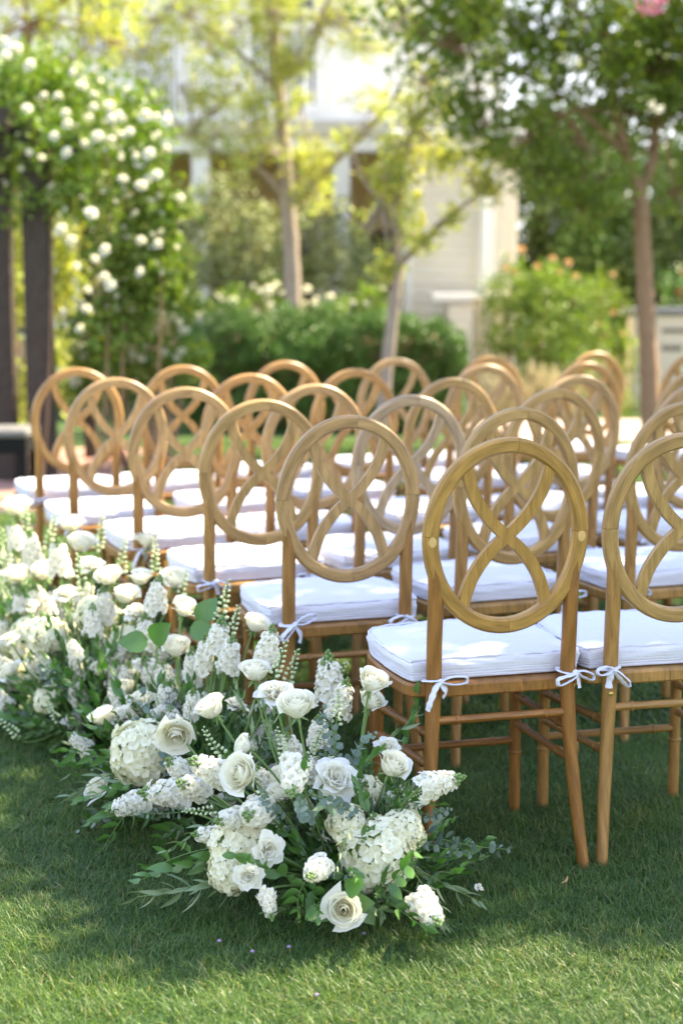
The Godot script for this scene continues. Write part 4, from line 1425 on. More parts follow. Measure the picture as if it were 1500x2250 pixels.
	crown(t, "leaf", local_to(b, glow), 300.0, small, M.leaf_yellow, 1.6, -0.20, 1.0, 62)
	# --- the young tree before the hedge ---
	b = at(832, 988, 13.2)
	b.y = 0
	t = thing("young_tree", "young forked tree with thin pale trunk before the hedge, white blossom at its tips", "tree", "", Transform3D(Basis(), b))
	limb(t, "trunk", local_pts(b, [b, at(846, 840, 13.2), at(862, 700, 13.2), at(875, 575, 13.2)]), 0.062, 0.045, M.bark_pale)
	limb(t, "limb", local_pts(b, [at(874, 585, 13.2), at(930, 530, 13.15), at(990, 475, 13.1), at(1050, 425, 13.05), at(1110, 370, 13.0)]), 0.030, 0.010, M.bark_pale)
	limb(t, "limb", local_pts(b, [at(874, 585, 13.2), at(868, 500, 13.2), at(880, 400, 13.2), at(905, 290, 13.2), at(930, 190, 13.2)]), 0.030, 0.010, M.bark_pale)
	limb(t, "limb", local_pts(b, [at(869, 510, 13.2), at(830, 440, 13.2), at(790, 380, 13.2), at(770, 300, 13.2)]), 0.020, 0.008, M.bark_pale)
	var sprigs := px_blobs([[820, 480, 13.2, 45], [880, 510, 13.1, 55], [930, 530, 13.1, 35], [870, 440, 13.2, 50], [850, 390, 13.2, 45], [900, 380, 13.2, 50], [880, 320, 13.2, 50], [930, 300, 13.2, 55], [900, 240, 13.2, 50], [960, 230, 13.2, 45], [1030, 390, 13.05, 50], [1060, 420, 13.05, 30], [800, 500, 13.2, 35], [950, 170, 13.2, 50], [1000, 470, 13.1, 25], [850, 590, 13.2, 22], [970, 350, 13.2, 30], [1090, 340, 13.0, 45]])
	twigs(t, local_pts(b, [at(880, 400, 13.2), at(990, 475, 13.1), at(905, 290, 13.2), at(1050, 425, 13.05), at(830, 440, 13.2)]), local_to(b, sprigs), M.bark_pale)
	crown(t, "leaf", local_to(b, sprigs), 420.0, small, M.leaf_yellow, 1.8, -0.18, 0.95, 63)
	for q in [[1135, 375, 0.09], [1150, 400, 0.07], [1105, 390, 0.06], [800, 165, 0.10], [830, 180, 0.08], [765, 200, 0.09], [900, 170, 0.09], [925, 185, 0.07]]:
		var w := Geo.new()
		panicle(w, at(q[0], q[1], 12.9) - b, q[2], 34)
		part("white_blossom", w.done(), M.white, t)
	# --- yellow-leaved tree beyond the arbor ---
	var left := px_blobs([[60, 40, 14.0, 110], [170, 50, 14.0, 95], [250, 90, 14.0, 70], [150, 130, 14.0, 80], [-40, 120, 14.0, 120], [60, 200, 14.2, 110], [-60, 320, 14.2, 130], [60, -120, 14.0, 170], [250, -60, 14.0, 120], [20, 470, 14.4, 110, 1.2], [120, 620, 14.4, 80, 1.3], [20, 700, 14.4, 90, 1.3], [190, 460, 14.4, 80], [200, 250, 14.2, 90], [150, 780, 14.4, 80, 1.0]])
	b = Vector3(left[0][0].x - 0.3, 0, -14.1)
	t = thing("leafy_tree", "bright yellow-leaved tree beyond the arbor at the top left", "tree", "", Transform3D(Basis(), b))
	limb(t, "trunk", [Vector3.ZERO, Vector3(0.05, 1.2, 0), Vector3(0.1, 2.4, 0), Vector3(0.3, 3.6, 0.05)], 0.10, 0.05, M.bark_brown)
	twigs(t, [Vector3(0.1, 2.4, 0), Vector3(0.3, 3.6, 0.05)], local_to(b, left), M.bark_brown)
	crown(t, "leaf", local_to(b, left), 190.0, small, M.leaf_yellow, 2.0, -0.10, 1.2, 68)
	# --- tall trees far behind at right ---
	var far := [["dense dark evergreen tree farthest back, beyond the house corner", [[1180, 470, 24, 120, 1.0], [1230, 600, 24, 120, 0.9], [1150, 620, 24, 70], [1200, 330, 24.5, 130], [1150, 720, 24, 90], [1270, 480, 24, 110], [1120, 400, 24, 70], [1300, 350, 24.5, 120]]], ["dark bushy evergreen tree behind the trunk of the green tree", [[1360, 560, 23, 130, 1.0], [1330, 700, 23, 110], [1390, 420, 23.5, 130], [1440, 680, 22.5, 90], [1290, 640, 23, 100], [1420, 560, 23, 110]]], ["dark evergreen tree behind the cream wall at the right edge", [[1500, 560, 22, 120, 1.0], [1560, 420, 22, 150], [1520, 720, 22, 90], [1620, 600, 22, 130]]]]
	for k in far.size():
		var list := px_blobs(far[k][1])
		b = Vector3(list[0][0].x, 0, list[0][0].z)
		t = thing("evergreen_tree", far[k][0], "tree", "dark trees behind the garden", Transform3D(Basis(), b))
		limb(t, "trunk", [Vector3.ZERO, Vector3(0.05, 1.2, 0), list[0][0] - b], 0.16, 0.09, M.bark_brown)
		crown(t, "leaf", local_to(b, list), 130.0, big, M.leaf_far if k != 1 else M.leaf_mid, 1.2, -0.25, 1.5, 64 + k)
	# --- the tree whose shade lies over the nearest chairs, right of the frame ---
	b = Vector3(5.0, 0, -6.9)
	t = thing("shade_tree", "tree standing right of the chairs, shading the nearest ones", "tree", "", Transform3D(Basis(), b))
	limb(t, "trunk", [Vector3.ZERO, Vector3(-0.05, 1.3, 0), Vector3(-0.1, 2.6, 0.05), Vector3(-0.2, 4.3, 0.1)], 0.12, 0.07, M.bark_brown)
	# boughs, each given by where its shade falls on the lawn, its height and its size
	var blobs := []
	for q in SHADE:
		var c: Vector3 = Vector3(q[0], 0, -q[1] - SHADE_SHIFT) + SUN_AT * (q[2] / SUN_AT.y)
		blobs.append([c - b, Vector3(q[3], q[3] * 0.55, q[3])])
	twigs(t, [Vector3(-0.2, 4.3, 0.1)], blobs, M.bark_brown)
	crown(t, "leaf", blobs, 240.0, big, M.leaf_far, 1.5, -0.2, 1.2, 70)

const SHADE_SHIFT := 0.10
const SHADE := [[0.0, 3.62, 5.2, 0.55], [0.5, 3.75, 5.4, 0.75], [1.1, 3.9, 5.5, 0.85], [0.1, 4.2, 5.6, 0.65], [-0.35, 3.8, 5.3, 0.5], [0.8, 4.5, 5.8, 0.85], [1.6, 4.1, 5.6, 0.85], [1.5, 5.0, 5.9, 0.8], [1.0, 5.5, 5.7, 0.6], [-0.62, 3.75, 5.0, 0.45], [-0.85, 4.15, 5.1, 0.4], [0.3, 4.9, 5.4, 0.4], [1.9, 6.0, 5.8, 0.7], [0.55, 6.1, 5.6, 0.35], [1.3, 6.8, 5.4, 0.45], [2.2, 4.2, 5.6, 0.8], [2.2, 5.2, 5.8, 0.8], [0.2, 3.2, 5.0, 0.22], [-0.35, 3.05, 5.0, 0.16], [0.85, 3.15, 5.1, 0.25], [0.15, 5.35, 5.4, 0.35], [0.6, 5.3, 5.6, 0.4], [-0.15, 4.85, 5.3, 0.3], [0.0, 6.0, 5.5, 0.32], [0.45, 6.7, 5.6, 0.4], [1.0, 6.2, 5.6, 0.4], [0.9, 7.4, 5.6, 0.45], [0.2, 7.4, 5.6, 0.32], [-0.4, 5.35, 5.2, 0.2], [-0.5, 6.3, 5.4, 0.26], [-0.25, 7.1, 5.4, 0.3], [1.6, 7.6, 5.8, 0.6], [1.7, 5.3, 5.7, 0.5]]

# ---------- hedge, shrubs, wall, path ----------
func garden() -> void:
	var tiny := []
	var mid := []
	for k in 3:
		tiny.append(leaf_spray(540 + k, 16, 0.034, 0.020, 0.05))
		mid.append(leaf_spray(550 + k, 13, 0.055, 0.034, 0.085))
	# clipped hedge
	var base := Vector3(-0.20, 0, -15.4)
	var h := thing("clipped_hedge", "dark green clipped box hedge below the trees in the middle", "hedge", "", Transform3D(Basis(), base))
	var core := Geo.new()
	core.block(Vector3(0, 0.46, 0), Vector3(2.36, 0.9, 0.66), 0.08)
	part("branches", core.done(), M.bark_brown, h)
	var spots := [[], [], []]
	var tints := [[], [], []]
	var f := noise(1.4, 88, 3)
	for k in 5200:
		var p := Vector3(jit(1.27), rng.randf_range(0.05, 1.05), jit(0.42))
		var face := rng.randi() % 5
		if face < 2: p.z = 0.42
		elif face == 2: p.y = 1.05
		elif face == 3: p.x = 1.27
		else: p.x = -1.27
		p += Vector3(p.x * 0.02, 0.05, p.z * 0.12) * f.get_noise_3dv(p * 1.6) * 5.5 + jitter(0.05)
		p.y -= (0.16 * pow(absf(p.x) / 1.27, 5.0) + 0.05 * pow(absf(p.z) / 0.42, 3.0)) * clampf(p.y, 0, 1)
		var e := rng.randi() % 3
		spots[e].append(Transform3D(Basis.from_euler(jitter(PI)), p))
		var tone := rng.randf_range(0.8, 1.2) * (1.0 + 0.3 * f.get_noise_3dv(p * 1.5))
		tints[e].append(Color(tone, tone, tone))
	for e in 3: many("leaf", tiny[e], M.leaf_box, h, spots[e], tints[e])
	# white roses behind the hedge
	shrub("white_rose_bush", "rose bush full of white blooms rising just above the hedge's left half", "rose bush", [[450, 690, 16.3, 55, 0.8], [520, 680, 16.3, 55], [590, 670, 16.3, 60], [650, 680, 16.3, 55], [710, 690, 16.3, 55], [770, 690, 16.3, 60], [820, 660, 16.3, 45], [480, 760, 16.4, 70], [600, 760, 16.4, 80], [720, 760, 16.4, 80]], mid, M.leaf_vine, 360.0,
		[[592, 638, 1.5], [675, 640, 1.5], [700, 706, 1.7], [560, 692, 1.5], [490, 690, 1.5], [512, 664, 1.4], [640, 662, 1.5], [596, 676, 1.3], [610, 700, 1.4], [435, 692, 1.6], [460, 712, 1.2], [725, 655, 1.3], [540, 715, 1.3], [660, 700, 1.2], [790, 705, 1.3], [775, 668, 1.1]])
	shrub("grey_green_shrub", "tall grey-green shrub behind the hedge, under the house porch", "shrub", [[430, 520, 17.2, 80, 1.0], [500, 470, 17.3, 90, 0.9], [560, 540, 17.2, 90, 1.0], [470, 620, 17.1, 90], [580, 630, 17.1, 90], [690, 540, 17.2, 80, 1.0], [740, 490, 17.2, 70], [770, 580, 17.1, 80], [700, 630, 17.1, 90], [400, 600, 17.1, 60], [820, 620, 17.1, 60]], mid, M.leaf_grey, 380.0, [])
	# right of the house: flowering shrubs
	shrub("orange_flower_shrub", "leafy shrub topped with orange blooms beside the house corner", "shrub", [[1140, 640, 17.0, 70, 1.0], [1200, 640, 17.0, 70, 0.9], [1260, 660, 17.0, 60, 0.9], [1120, 720, 17.0, 60, 1.0], [1190, 740, 16.9, 80, 1.0], [1270, 740, 17.0, 70, 1.0], [1150, 810, 16.9, 60], [1240, 820, 16.9, 70], [1110, 650, 16.9, 50, 1.0], [1100, 780, 16.8, 50, 1.0]], mid, M.leaf_vine, 380.0,
		[[1143, 552, 1.6], [1213, 572, 1.4], [1246, 580, 1.4], [1110, 592, 1.3], [1178, 588, 1.2], [1263, 610, 1.2], [1156, 764, 1.2], [1130, 600, 1.1], [1228, 600, 1.0], [1090, 690, 0.9]], M.orange)
	shrub("low_green_shrub", "low dark shrub with scattered orange blooms against the cream wall", "shrub", [[1330, 720, 17.4, 60, 1.0], [1350, 800, 17.3, 70, 1.0], [1320, 640, 17.6, 50], [1300, 840, 17.2, 50], [1400, 890, 16.6, 60, 0.7]], mid, M.leaf_dark, 210.0, [[1268, 765, 1.3], [1315, 715, 1.1], [1345, 690, 1.2], [1366, 735, 1.0], [1345, 605, 1.0]], M.orange)
	shrub("red_flower_shrub", "shrub with red blooms above the cream wall at the right edge", "shrub", [[1495, 625, 18.4, 45, 1.0], [1530, 660, 18.4, 50]], mid, M.leaf_mid, 260.0, [[1492, 642, 1.3], [1500, 600, 1.1]], M.red)
	# a tuft of straw-coloured ornamental grass
	var at_grass := Vector3(2.05, 0, -16.3)
	var og := thing("ornamental_grass", "clump of straw-coloured ornamental grass beside the path", "ornamental grass", "", Transform3D(Basis(), at_grass))
	for c in 3:
		var g := Geo.new()
		for k in 70:
			var a := rng.randf() * TAU
			var d := Vector3(cos(a), 0, sin(a))
			var l := rng.randf_range(0.35, 0.75)
			var from := d * rng.randf_range(0.0, 0.10) + Vector3((c - 1) * 0.28, 0, jit(0.1))
			g.tube(bezier(from, from + d * 0.08 + Vector3.UP * l * 0.7, from + d * l * 0.55 + Vector3.UP * l * 0.8, 4), taper(0.006, 0.002, 4), 3, false)
			if k % 3 == 0: g.ball(from + d * l * 0.55 + Vector3.UP * l * 0.8, Vector3(0.014, 0.05, 0.014), 4, 5)
		part("blades", g.done(), M.straw, og)
	# cream wall with a dark cap and two short lines of writing
	var w := thing("cream_wall", "low cream garden wall with a dark cap and small dark writing at the right edge", "wall", "", Transform3D(Basis(), Vector3(4.05, 0, -17.9)))
	var g2 := Geo.new()
	g2.block(Vector3(0, 0.53, 0), Vector3(1.6, 1.06, 0.26), 0.015)
	part("wall_body", g2.done(), M.stucco, w)
	g2 = Geo.new()
	g2.block(Vector3(0, 1.105, 0), Vector3(1.72, 0.07, 0.36), 0.012)
	part("cap", g2.done(), M.roof, w)
	g2 = Geo.new()
	g2.block(Vector3(-0.66, 0.50, 0.15), Vector3(0.24, 1.0, 0.06), 0.01)
	part("pilaster", g2.done(), M.stucco, w)
	var x := -0.46
	for row in 2:
		x = -0.44
		for k in (7 if row == 0 else 5):
			g2 = Geo.new()
			var tall := 0.055 + 0.02 * ((k * 3 + row) % 3)
			g2.block(Vector3(0, tall * 0.5, 0), Vector3(0.013, tall, 0.012), 0.002)
			g2.block(Vector3(0.022, 0.022, 0), Vector3(0.013, 0.044, 0.0121), 0.002)
			g2.block(Vector3(0.011, 0.044 if k % 2 == 0 else 0.006, 0), Vector3(0.026, 0.011, 0.0118), 0.002)
			part("letter", g2.done(), M.letter, w, Transform3D(Basis(), Vector3(x, 0.86 - 0.2 * row, 0.136)))
			x += 0.047
	# pale path and brick paving
	var p := Geo.new()
	p.block(Vector3(3.6, 0.0, -15.0), Vector3(4.9, 0.05, 2.2), 0.01)
	tag(part("path", p.done(), M.paving, self), "pale pinkish garden path behind the last row of chairs", "path", "", "structure")
	var bed := Geo.new()
	bed.block(Vector3(-3.0, -0.01, -11.2), Vector3(2.7, 0.05, 3.5), 0.005)
	var floor_node: Node3D = tag(part("brick_paving", bed.done(), M.mortar, self), "red brick paving under the arbor at left", "paving", "", "structure")
	var brick := Geo.new()
	brick.block(Vector3.ZERO, Vector3(0.208, 0.05, 0.098), 0.006)
	var bm := brick.done()
	var n := 0
	for a in 34:
		for c in 8:
			var xx := -1.76 - c * 0.220 - (0.11 if a % 2 else 0.0)
			var zz := -9.52 - a * 0.108
			n += 1
			part("brick", bm, M.brick[rng.randi() % 3], floor_node, Transform3D(Basis(Vector3.UP, jit(0.015)), Vector3(xx, 0.006 + jit(0.002), zz)))

func shrub(called: String, label: String, category: String, blobs_px: Array, meshes: Array, m: Material, per: float, blooms: Array, bm: Material = null) -> Node3D:
	var list := px_blobs(blobs_px)
	var b := Vector3(list[0][0].x, 0, list[0][0].z)
	var t := thing(called, label, category, "", Transform3D(Basis(), b))
	var g := Geo.new()
	for bl in list:
		var c: Vector3 = bl[0] - b
		g.tube(bezier(Vector3(c.x * 0.5, 0, 0), Vector3(c.x * 0.8, c.y * 0.5, c.z * 0.5), c, 4), taper(0.02, 0.008, 4), 5, false)
	part("stems", g.done(), M.bark_brown, t).set_meta("kind", "stuff")
	crown(t, "leaf", local_to(b, list), per, meshes, m, 2.2, -0.2, 1.0, 90)
	for q in blooms:
		var best: Array = list[0]
		var pz: float = -list[0][0].z
		var p := at(q[0], q[1], pz)
		for bl in list:
			if (bl[0] as Vector3).distance_to(p) < (best[0] as Vector3).distance_to(p): best = bl
		p = at(q[0], q[1], pz - best[1].z * 0.75)
		part("bloom", joined_of.rose[3], bm if bm else M.rose, t, Transform3D(aim(Vector3(jit(0.5), 0.8, 0.9)).scaled(Vector3.ONE * q[2] * (0.8 if bm == null else 0.68)), p - b))
	if bm == null and blooms.size():
		for k in 26:
			var bl: Array = list[rng.randi() % list.size()]
			var d := Vector3(jit(1), rng.randf_range(0.2, 1), rng.randf_range(0.1, 1)).normalized()
			part("bloom", joined_of.rose[rng.randi() % 5], M.rose, t, Transform3D(aim(d + jitter(0.3)).scaled(Vector3.ONE * rng.randf_range(0.5, 0.95)), bl[0] + d * bl[1] - b))
	return t

# ---------- the arbor with climbing roses ----------
func arbor() -> void:
	var mid := []
	for k in 3: mid.append(leaf_spray(560 + k, 14, 0.060, 0.036, 0.085))
	var b := Vector3(-2.1, 0, -11.0)
	var t := thing("rose_arbor", "dark timber arbor at left, overgrown with climbing white roses", "arbor", "", Transform3D(Basis(), b))
	var posts := [[at(90, 800, 10.8).x, -10.8, 0.175], [at(8, 800, 10.9).x, -10.9, 0.16], [at(195, 700, 12.4).x, -12.4, 0.10], [at(-150, 700, 12.4).x, -12.4, 0.16]]
	for p in posts:
		var g := Geo.new()
		g.block(Vector3(0, 1.12, 0), Vector3(p[2], 2.24, p[2]), 0.008)
		part("post", g.done(), M.post, t, Transform3D(Basis(), Vector3(p[0], 0, p[1]) - b))
	for q in [[-0.75, 2.30, 0.2, 2.2], [-0.75, 2.30, -1.4, 2.2]]:
		var g := Geo.new()
		g.block(Vector3.ZERO, Vector3(q[3], 0.20, 0.08), 0.006)
		part("beam", g.done(), M.post, t, Transform3D(Basis(), Vector3(q[0], q[1], q[2])))
	for k in 6:
		var g := Geo.new()
		g.block(Vector3.ZERO, Vector3(0.06, 0.12, 2.3), 0.005)
		part("rafter", g.done(), M.post, t, Transform3D(Basis(), Vector3(-2.2 + k * 0.42, 2.46, -0.6)))
	var vine := px_blobs([[40, 270, 10.8, 120, 1.0], [150, 250, 10.8, 110, 0.9], [250, 260, 10.8, 95, 0.9], [320, 300, 10.8, 70, 1.0], [100, 370, 10.8, 100, 0.8], [220, 370, 10.8, 100, 0.8], [310, 400, 10.8, 65, 0.9], [30, 170, 11.2, 90, 0.7], [130, 170, 11.0, 80, 0.7], [60, 440, 10.8, 70, 0.7], [220, 480, 10.8, 65, 1.0], [250, 560, 10.8, 55, 1.1], [215, 640, 10.8, 45, 1.1], [330, 500, 10.8, 50, 0.9], [330, 590, 10.8, 40, 1.0], [150, 440, 10.8, 60, 0.8], [180, 700, 10.8, 40, 1.0], [270, 640, 10.9, 45, 1.2], [-80, 250, 10.9, 140, 1.0], [50, 320, 12.0, 160, 0.9], [220, 300, 12.0, 130, 0.9], [250, 520, 12.2, 80, 1.2], [285, 700, 10.95, 50, 1.0], [230, 735, 10.9, 42, 1.0], [335, 655, 11.0, 45, 1.0], [365, 560, 11.0, 36, 1.1], [380, 640, 11.1, 34, 1.1], [300, 590, 11.0, 50, 1.0], [370, 450, 10.9, 40, 1.0]])
	crown(t, "leaf", local_to(b, vine), 300.0, mid, M.leaf_vine, 1.8, -0.18, 1.0, 71)
	# loose sunlit strands hanging between the posts
	var strands := px_blobs([[395, 560, 11.3, 30, 1.3], [400, 470, 11.2, 30, 1.2], [120, 640, 11.5, 30, 1.4], [122, 760, 11.5, 28, 1.4], [38, 640, 11.2, 24, 1.6], [45, 500, 11.6, 45, 1.2], [20, 560, 11.7, 40, 1.2], [150, 520, 11.6, 45, 1.2], [160, 600, 11.6, 35, 1.3], [45, 520, 12.2, 32, 1.5], [42, 620, 12.2, 28, 1.7], [45, 720, 12.2, 30, 1.6], [48, 820, 12.2, 30, 1.6], [55, 900, 12.2, 26, 1.4], [138, 560, 12.0, 22, 1.6], [135, 660, 12.0, 22, 1.7], [138, 760, 12.0, 25, 1.5], [140, 850, 12.0, 25, 1.4], [230, 700, 11.9, 25, 1.6], [235, 790, 11.6, 35, 1.2]])
	crown(t, "hanging_strand", local_to(b, strands), 420.0, mid, M.leaf_yellow, 3.0, -0.2, 0.8, 72)
	var g3 := Geo.new()
	for p in [[90, 10.7], [215, 10.8], [250, 10.85], [330, 10.8]]:
		var foot := at(p[0], 900, p[1])
		foot.y = 0
		var top := at(p[0] + 20, 330, p[1])
		g3.tube(bezier(foot - b, foot.lerp(top, 0.5) - b + Vector3(0.08, 0, 0.05), top - b, 10), taper(0.010, 0.006, 10), 6, false)
	part("stems", g3.done(), M.bark_brown, t).set_meta("kind", "stuff")
	for q in [[237, 238, 1.6], [250, 268, 1.5], [262, 255, 1.2], [322, 258, 1.7], [345, 262, 1.3], [368, 268, 1.3], [36, 112, 1.7], [15, 130, 1.5], [68, 145, 1.5], [10, 95, 1.4], [165, 165, 1.3], [180, 190, 1.3], [150, 338, 1.5], [310, 410, 1.5], [330, 340, 1.5], [200, 470, 1.5], [140, 512, 1.9], [158, 530, 1.3], [234, 553, 1.7], [310, 535, 1.5], [348, 538, 1.3], [205, 572, 1.3], [230, 615, 1.6], [245, 628, 1.3], [165, 588, 1.3], [190, 640, 1.2], [195, 262, 1.2], [145, 250, 1.2], [130, 215, 1.2], [265, 300, 1.2], [215, 300, 1.3], [190, 320, 1.2], [245, 310, 1.2], [100, 215, 1.2], [345, 385, 1.2], [395, 440, 1.3], [270, 395, 1.2], [120, 300, 1.1], [90, 350, 1.1], [190, 680, 1.2], [180, 725, 1.3], [285, 290, 1.1], [300, 345, 1.0], [60, 240, 1.2], [350, 300, 1.1], [365, 330, 1.1], [310, 600, 1.2], [150, 275, 1.3], [210, 240, 1.3]]:
		var p := at(q[0], q[1], 10.15 + jit(0.12))
		part("rose", joined_of.rose[rng.randi() % 5], M.rose, t, Transform3D(aim(Vector3(jit(0.6), 0.5, 1.0)).scaled(Vector3.ONE * q[2] * 0.56), p - b))
	# smaller blooms strewn over the vine
	for k in 150:
		var bl: Array = vine[rng.randi() % vine.size()]
		var d := Vector3(jit(1), jit(1), rng.randf_range(0.2, 1)).normalized()
		part("rose", joined_of.rose[rng.randi() % 5], M.rose, t, Transform3D(aim(d + jitter(0.3)).scaled(Vector3.ONE * rng.randf_range(0.28, 0.6)), bl[0] + d * bl[1] * 1.02 - b))
	# shrub roses at its foot
	shrub("shrub_rose", "pale green shrub of white roses at the foot of the arbor", "rose bush", [[330, 690, 11.6, 50, 1.0], [300, 760, 11.5, 55, 0.9], [370, 740, 11.7, 45, 0.9], [350, 810, 11.6, 60, 0.9], [270, 830, 11.4, 60, 0.9], [390, 680, 11.8, 35, 1.2], [330, 620, 11.6, 35, 1.0], [210, 790, 11.2, 45], [200, 850, 11.2, 50], [410, 800, 11.9, 45]], mid, M.leaf_vine, 460.0,
		[[332, 652, 1.3], [345, 668, 1.1], [375, 668, 1.4], [385, 650, 1.1], [318, 700, 1.3], [350, 715, 1.3], [330, 735, 1.1], [275, 750, 1.2], [285, 790, 1.2], [205, 755, 1.5], [165, 765, 1.3], [160, 735, 1.4], [380, 700, 1.1], [260, 800, 1.3], [410, 730, 1.0], [360, 780, 1.1], [300, 680, 1.0], [400, 775, 1.0]])
	# black bench
	var at_bench := Vector3(-2.22, 0, -9.75)
	var bench := thing("black_bench", "low black bench with a grey seat on the brick paving at the left edge", "bench", "", Transform3D(Basis(), at_bench))
	var g4 := Geo.new()
	g4.block(Vector3(0, 0.475, 0), Vector3(0.62, 0.05, 0.42), 0.012)
	part("seat", g4.done(), M.grey_top, bench)
	g4 = Geo.new()
	g4.block(Vector3(0, 0.40, 0.0), Vector3(0.60, 0.095, 0.40), 0.006)
	part("frame", g4.done(), M.black, bench)
	for s in [[-1, 1], [1, 1], [-1, -1], [1, -1]]:
		g4 = Geo.new()
		g4.block(Vector3(0.27 * s[0], 0.178, 0.17 * s[1]), Vector3(0.055, 0.35, 0.055), 0.005)
		part("leg", g4.done(), M.black, bench)

# ---------- the house ----------
func box_part(h: Node3D, called: String, m: Material, centre: Vector3, size: Vector3, ch := 0.008) -> MeshInstance3D:
	var g := Geo.new()
	g.block(Vector3.ZERO, size, ch)
	return part(called, g.done(), m, h, Transform3D(Basis(), centre))

func boards(h: Node3D, x0: float, x1: float, y0: float, y1: float, z: float, step: float, m: Material) -> void:
	# overlapping clapboards, each a board of its own
	var g := Geo.new()
	g.block(Vector3.ZERO, Vector3(x1 - x0, step * 1.12, 0.018), 0.004)
	var mesh := g.done()
	var y := y0 + step * 0.5
	while y < y1:
		part("clapboard", mesh, m, h, Transform3D(Basis(Vector3.RIGHT, -0.11), Vector3((x0 + x1) / 2, y, z + 0.012)))
		y += step

func window(h: Node3D, x0: float, x1: float, y0: float, y1: float, z: float) -> void:
	var w := holder("window", h, Transform3D(Basis(), Vector3((x0 + x1) / 2, (y0 + y1) / 2, z)))
	var sx := x1 - x0
	var sy := y1 - y0
	box_part(w, "pane", M.glass, Vector3(0, 0, 0.0), Vector3(sx, sy, 0.012), 0.002)
	for s in [-1.0, 1.0]:
		box_part(w, "frame", M.trim, Vector3(s * (sx / 2 + 0.03), 0, 0.02), Vector3(0.07, sy + 0.16, 0.06))
		box_part(w, "frame", M.trim, Vector3(0, s * (sy / 2 + 0.03), 0.018), Vector3(sx - 0.01, 0.07, 0.056))
	box_part(w, "sash_bar", M.trim, Vector3(0, 0, 0.012), Vector3(sx, 0.035, 0.02), 0.003)

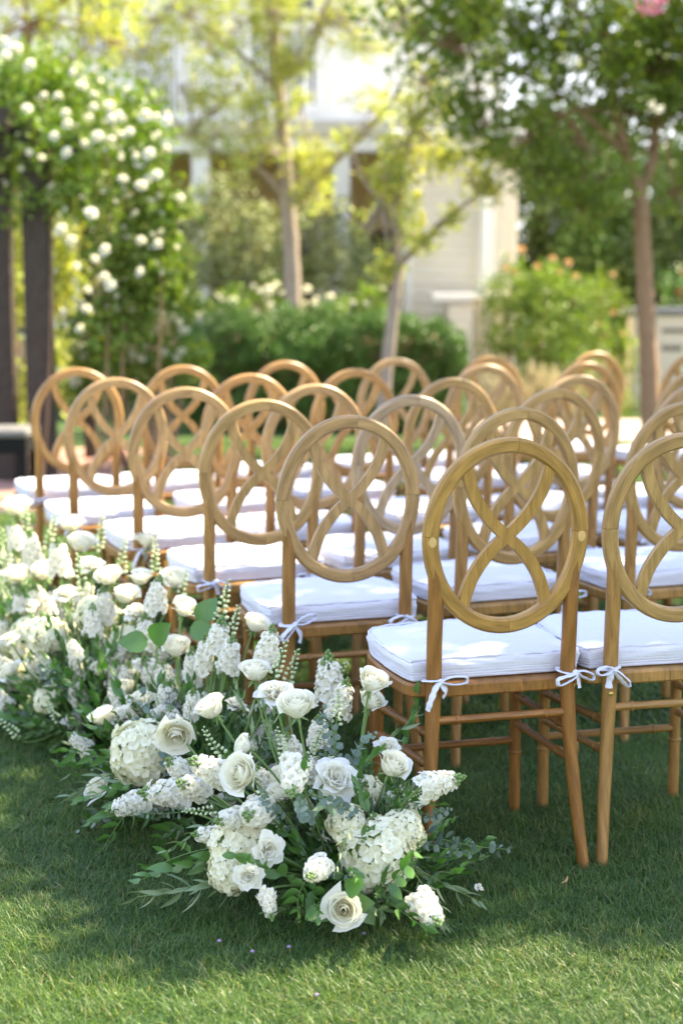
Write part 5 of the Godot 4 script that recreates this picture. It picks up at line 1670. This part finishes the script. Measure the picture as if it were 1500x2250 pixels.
func house() -> void:
	var b := Vector3(0, 0, -20.0)
	var h := thing("house", "cream clapboard house with a white balustraded balcony over its porch", "house", "", Transform3D(Basis(), b))
	var zf := -18.5
	var X := func(px: float, z: float) -> float: return at(px, 400, -z).x
	var y_rail := at(500, 60, 18.5).y
	var y_low := at(500, 262, 18.5).y
	var y_deck := at(500, 272, 18.5).y
	var y_beam := at(500, 335, 18.5).y
	var L := -6.0
	var R: float = X.call(1000, zf)
	# balcony: deck, rails, balusters, posts
	box_part(h, "balcony_deck", M.trim, Vector3((L + R) / 2, (y_deck + y_beam) / 2 + 0.08, -19.6) - b, Vector3(R - L, 0.16, 2.5))
	box_part(h, "fascia", M.stucco, Vector3((L + R) / 2, y_deck - 0.06, zf + 0.16) - b, Vector3(R - L + 0.06, 0.17, 0.05))
	box_part(h, "porch_beam", M.trim, Vector3((L + R) / 2, y_beam + 0.085, zf + 0.02) - b, Vector3(R - L, 0.17, 0.22))
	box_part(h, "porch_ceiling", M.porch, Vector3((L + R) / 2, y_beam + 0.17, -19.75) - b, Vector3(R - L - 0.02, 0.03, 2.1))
	box_part(h, "handrail", M.trim, Vector3((L + R) / 2, y_rail, zf) - b, Vector3(R - L, 0.06, 0.09))
	box_part(h, "bottom_rail", M.trim, Vector3((L + R) / 2, y_low, zf) - b, Vector3(R - L, 0.05, 0.06))
	var g := Geo.new()
	g.block(Vector3.ZERO, Vector3(0.038, y_rail - y_low - 0.055, 0.038), 0.004)
	var bal := g.done()
	var x := -3.6
	while x < R - 0.05:
		part("baluster", bal, M.trim, h, Transform3D(Basis(), Vector3(x, (y_rail + y_low) / 2, zf) - b))
		x += 0.083
	for px in [134, 442, 750]:
		var xx: float = X.call(px, zf)
		box_part(h, "porch_post", M.trim, Vector3(xx, y_beam / 2, zf - 0.01) - b, Vector3(0.20, y_beam, 0.18))
		box_part(h, "post_base", M.trim, Vector3(xx, 0.1, zf - 0.01) - b, Vector3(0.26, 0.2, 0.24))
	# porch back wall with windows and a door
	var zb := -20.9
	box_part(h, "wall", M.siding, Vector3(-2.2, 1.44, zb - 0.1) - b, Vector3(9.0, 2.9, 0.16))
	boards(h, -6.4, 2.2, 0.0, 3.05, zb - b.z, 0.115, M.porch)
	for q in [[-2.15, -1.25, 0.75, 2.2], [-4.4, -3.5, 0.75, 2.2], [-0.9, -0.3, 0.75, 2.2]]:
		window(h, q[0], q[1], q[2], q[3], zb - b.z + 0.05)
	var door := holder("door", h, Transform3D(Basis(), Vector3(0.32, 1.05, zb + 0.05) - b))
	box_part(door, "door_leaf", M.dark, Vector3.ZERO, Vector3(0.86, 2.1, 0.05))
	for s in [-1.0, 1.0]: box_part(door, "jamb", M.trim, Vector3(0.48 * s, 0.03, 0.01), Vector3(0.09, 2.2, 0.09))
	# upper storey
	box_part(h, "upper_wall", M.trim, Vector3(-2.25, 4.62, zb - 0.1) - b, Vector3(8.7, 3.40, 0.16))
	boards(h, -6.4, 2.08, 3.06, 6.2, zb - b.z, 0.115, M.trim)
	for q in [[555, 700, -20, 230], [300, 400, 40, 250], [180, 285, -30, 120], [675, 712, 60, 240]]:
		window(h, X.call(q[0], zb), X.call(q[1], zb) - 0.05, at(500, q[3], -zb).y, at(500, q[2], -zb).y + (0.9 if q[2] < 0 else 0.0), zb - b.z + 0.05)
	box_part(h, "eave", M.roof, Vector3(-2.2, 6.35, -20.3) - b, Vector3(9.1, 0.22, 1.7))
	var roof := Geo.new()
	roof.block(Vector3.ZERO, Vector3(9.1, 0.14, 4.6), 0.02, Basis(Vector3.RIGHT, 0.55))
	part("roof", roof.done(), M.roof, h, Transform3D(Basis(), Vector3(-2.2, 7.6, -21.6) - b))
	box_part(h, "side_wall", M.siding, Vector3(2.02, 3.1, -23.55) - b, Vector3(0.16, 6.2, 5.0))
	# projecting wing with clapboards, corner board and a plinth
	var zw := -17.5
	var x0: float = X.call(890, zw)
	var x1: float = X.call(1050, zw)
	var x2: float = X.call(1086, zw)
	var top := at(900, 330, 17.5).y
	box_part(h, "wing_wall", M.siding, Vector3((x0 + x2) / 2, top / 2, -19.1) - b, Vector3(x2 - x0 - 0.02, top, 3.1))
	boards(h, x0, x1, 0.0, top, zw - b.z, 0.108, M.siding)
	box_part(h, "corner_board", M.trim, Vector3((x1 + x2) / 2, top / 2 + 0.6, zw + 0.03) - b, Vector3(x2 - x1, top - 1.2, 0.10))
	box_part(h, "corner_board", M.trim, Vector3(x0 + 0.03, top / 2, zw + 0.02) - b, Vector3(0.08, top, 0.09))
	box_part(h, "plinth", M.siding, Vector3((x1 + x2) / 2, 0.62, zw + 0.06) - b, Vector3(x2 - x1 + 0.08, 1.24, 0.2))
	box_part(h, "plinth_cap", M.trim, Vector3((x1 + x2) / 2 - 0.03, 1.27, zw + 0.08) - b, Vector3(x2 - x1 + 0.10, 0.07, 0.26))
	var xs := x2 + 0.17
	box_part(h, "set_back_wall", M.siding, Vector3(x2 + 0.085, top / 2 + 0.1, zw - 0.45) - b, Vector3(0.18, top + 0.2, 0.7))
	g = Geo.new()
	g.tube(PackedVector3Array([Vector3(x1 + 0.06, 1.30, zw + 0.13) - b, Vector3(x1 + 0.06, top - 0.05, zw + 0.13) - b]), PackedFloat32Array([0.035, 0.035]), 10, true)
	part("downpipe", g.done(), M.trim, h)
	box_part(h, "cornice", M.trim, Vector3((x0 + x2) / 2 + 0.05, top + 0.05, zw - 0.4) - b, Vector3(x2 - x0 + 0.35, 0.11, 1.2), 0.02)
	box_part(h, "cornice", M.trim, Vector3((x0 + x2) / 2 + 0.05, top + 0.15, zw - 0.4) - b, Vector3(x2 - x0 + 0.5, 0.09, 1.35), 0.02)
	box_part(h, "wing_roof", M.roof, Vector3((x0 + x2) / 2 + 0.05, top + 0.22, zw - 0.9) - b, Vector3(x2 - x0 + 0.4, 0.04, 2.2), 0.01)
	# low pier wall before the wing
	var y_cap := at(1000, 653, 17.0).y
	box_part(h, "pier", M.siding, Vector3((X.call(985, -17.0) + X.call(1040, -17.0)) / 2, y_cap / 2 - 0.04, -17.05) - b, Vector3(X.call(1040, -17.0) - X.call(985, -17.0), y_cap - 0.08, 0.3))
	box_part(h, "pier_cap", M.trim, Vector3((X.call(950, -17.0) + X.call(1042, -17.0)) / 2, y_cap, -17.05) - b, Vector3(X.call(1042, -17.0) - X.call(950, -17.0), 0.075, 0.4))
